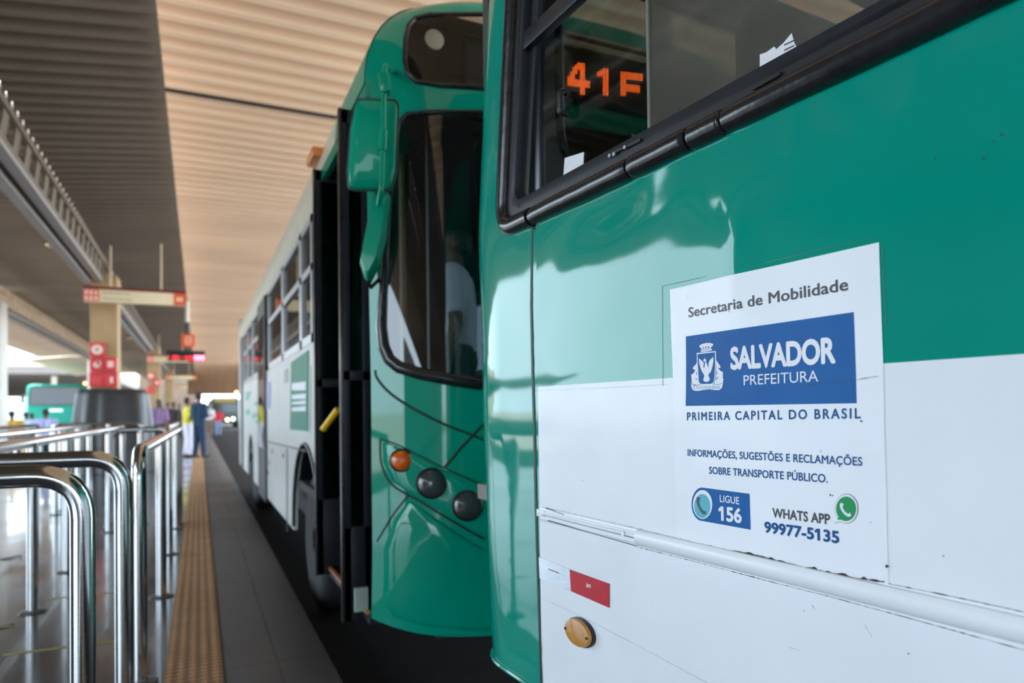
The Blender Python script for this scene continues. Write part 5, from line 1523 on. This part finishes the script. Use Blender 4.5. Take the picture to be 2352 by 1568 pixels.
# people seated beyond the rails
WOOD = mat('grey_bench_slat', srgb(120, 112, 104), 0.6, 0, 0.15, 8)
def bench(x0, x1, y, label):
    t = thing('bench', label, 'bench', ((x0 + x1) / 2, y, 0))
    obj('seat', MB().box((x0, y - 0.22, 0.41), (x1, y + 0.22, 0.455)), WOOD, t, bevel=0.006)
    for x in (x0 + 0.2, x1 - 0.2):
        obj('leg', MB().box((x - 0.03, y - 0.18, 0), (x + 0.03, y + 0.18, 0.41)), STEELP, t)
q1, q2, q3, q4 = onp(27, 19.2), onp(60, 21.6), onp(105, 19.0), onp(73, 24)
yb_ = q1.y
bench(q1.x - 0.6, q1.x + 0.6, yb_, 'grey bench under the person in yellow at the far left')
bench(q2.x - 0.6, q2.x + 0.5, q2.y, 'grey bench under the person in pale blue behind the one in yellow')
bench(q3.x - 0.7, q3.x + 0.7, q3.y, 'grey bench under the man in pale blue in front of the green bus')
person((q1.x, yb_, 0), 1.66, radians(0), 'seated person in bright yellow at the left edge of the photo', SK2, (236, 186, 60), (120, 90, 60), HB, (30, 26, 24), pose='sit', arms='lap', voxel=0.012, slim=1.15)
person((q2.x, q2.y, 0), 1.62, radians(0), 'seated person in pale blue shirt behind the one in yellow', SK2, (176, 190, 226), (60, 60, 74), HB, (30, 26, 24), pose='sit', arms='lap', voxel=0.012)
person((q3.x, q3.y, 0), 1.74, radians(-5), 'seated man in pale lavender shirt in front of the green bus', SK2, (166, 172, 214), (60, 60, 74), HB, (30, 26, 24), pose='sit', arms='lap', voxel=0.012, slim=1.1)
bench(q4.x - 0.6, q4.x + 0.6, q4.y, 'grey bench under the person in dark red')
person((q4.x, q4.y, 0), 1.56, radians(0), 'small seated person in dark red between two people in pale blue', SK2, (120, 44, 54), (60, 60, 74), HB, (30, 26, 24), pose='sit', arms='lap', voxel=0.012)
# passenger standing in the second bus
pp = hit(1050, 700, (0, 3.85, 0), (0, 1, 0))
person((pp.x, 3.85, 0.68), 1.62, radians(62), 'person in white shirt standing inside the second bus behind the windshield', SK2, (206, 208, 218), (40, 40, 48), HB, (20, 20, 20), arms='down', voxel=0.008, sleeve=0.42)

# ------------------------------------------------------------------ distant buses
def far_bus(x0, x1, y, ztop, paint, label, zbot_=0.25, length=10.5, glassm=None, wz=(1.45, 2.55), lights=False, signm=None):
    t = thing('city_bus', label, 'bus', ((x0 + x1) / 2, y + length / 2, -0.18), None)
    cx, hw = (x0 + x1) / 2, (x1 - x0) / 2
    prof = fillet([V((x0, y, zbot_)), V((x1, y, zbot_)), V((x1, y, ztop)), V((x0, y, ztop))], [0.08, 0.08, 0.34, 0.34], 6, True)
    cc = V((cx, y, (zbot_ + ztop) / 2))
    back = [p + V((0, length, 0)) for p in prof]
    obj('bus_body', loft([[cc + (p - cc) * 0.94 + V((0, -0.10, 0)) for p in prof], [p + V((0, 0.05, 0)) for p in prof], back]), paint, t, smooth=50)
    wl = fillet([V((x0 + 0.16, y - 0.125, wz[0])), V((x1 - 0.16, y - 0.125, wz[0])), V((x1 - 0.22, y - 0.125, wz[1])), V((x0 + 0.22, y - 0.125, wz[1]))], 0.12, 5, True)
    wn_ = obj('windshield', MB().prism(wl, (0, 0.02, 0)), glassm, t)
    obj('rubber_gasket', MB().tube(wl, 0.025, 8, True), BLACK, wn_)
    obj('destination_sign', MB().box((x0 + 0.35, y - 0.13, wz[1] + 0.10), (x1 - 0.35, y - 0.10, min(ztop - 0.08, wz[1] + 0.38))), signm or BLACK, t)
    for sx in (-1, 1):
        obj('headlamp', MB().lathe([(0.10, 0), (0.10, -0.02), (0.001, -0.04)], (cx + sx * hw * 0.72, y - 0.10, 0.78), (0, 1, 0), 20), lights if lights and sx > 0 else HDL, t)
        obj('mirror', MB().box((cx + sx * (hw + 0.16) - 0.09, y - 0.2, 2.0), (cx + sx * (hw + 0.16) + 0.09, y - 0.14, 2.4)).tube([(cx + sx * (hw - 0.1), y - 0.08, 2.5), (cx + sx * (hw + 0.16), y - 0.17, 2.4)], 0.02, 6), BLACK, t)
        for yy in (y + 2.2, y + length - 2.6):
            wheel((cx + sx * (hw - 0.02), yy, 0.30), (-sx, 0, 0), t)
    return t, prof
GREEN3 = mat('mid_green_bus', (0.000, 0.22, 0.15), 0.5, 0, 0.06, 3, spec=0.3)
DKBUS = mat('dark_green_bus', srgb(34, 56, 44), 0.35, 0, 0.08, 3, coat=0.3)
DKGL = mat('dark_bus_glass', (0.02, 0.024, 0.026), 0.06, 0, 0.1, 3)
HEADL = mat('lit_headlamp', (1, 0.9, 0.6), 0.4, emit=(1.0, 0.84, 0.45), estr=14)
xl = at_depth(484, 950, 64).x
fb, _ = far_bus(xl, xl + 2.5, at_depth(500, 950, 64).y, 2.72, DKBUS, 'distant dark bus with lit headlamps coming along the lane', glassm=DKGL, lights=None, signm=mat('dim_yellow_sign', srgb(120, 100, 30), 0.5, emit=(0.6, 0.45, 0.05), estr=0.35), wz=(1.25, 2.2))
p = at_depth(523.5, 964, 64 * 0.985)
obj('headlamp', MB().ball((p.x, fb.location.y - 5.25 - 0.14, p.z), (0.13, 0.04, 0.13)), HEADL, fb)
p = at_depth(537, 962, 64 * 0.985)
obj('headlamp', MB().ball((p.x, fb.location.y - 5.25 - 0.14, p.z), (0.13, 0.04, 0.13)), HEADL, fb)
xl, xr = at_depth(66, 950, 42).x, at_depth(188, 950, 42).x
PALEGL = mat('sky_reflecting_glass', (0.30, 0.36, 0.42), 0.04, 0.6, 0.05, 2)
gb, _ = far_bus(xl, xr, at_depth(120, 950, 42).y, at_depth(120, 882, 42).z, GREEN3, 'green bus facing the camera in the far left lane', glassm=DKGL, wz=(at_depth(120, 930, 42).z, at_depth(120, 889, 42).z), signm=GREEN3)
p = at_depth(128, 942, 41.9)
obj('white_lettering', MB().box((p.x - 0.35, gb.location.y - 5.25 - 0.105, p.z - 0.08), (p.x + 0.35, gb.location.y - 5.25 - 0.09, p.z + 0.08)), INKWHITE, gb)
# white vehicle shape filling the bright area left of it
xw = at_depth(64, 950, 47).x
wv = thing('white_vehicle_shape', 'added white vehicle shape left of the green bus', 'van', (xw - 1.6, at_depth(40, 950, 47).y + 2.5, -0.2))
yv = at_depth(40, 950, 47).y
obj('vehicle_body', loft([fillet([V((xw - 3.0 + d, yv + e, 0.15)), V((xw - 0.3 - d, yv + e, 0.15)), V((xw - 0.3 - d, yv + e, 2.5 - d)), V((xw - 3.0 + d, yv + e, 2.5 - d))], 0.25, 5, True) for d, e in ((0.12, -0.05), (0, 0.05), (0, 5.0), (0.1, 5.1))]), WHITE, wv, smooth=50)
obj('windshield', MB().box((xw - 2.8, yv - 0.07, 1.4), (xw - 0.5, yv - 0.04, 2.15)), WHITE2, wv)
for sx in (xw - 2.9, xw - 0.4):
    for yy in (yv + 1, yv + 4):
        wheel((sx, yy, 0.26), (1 if sx < xw - 1 else -1, 0, 0), wv, 0.46, 0.2)
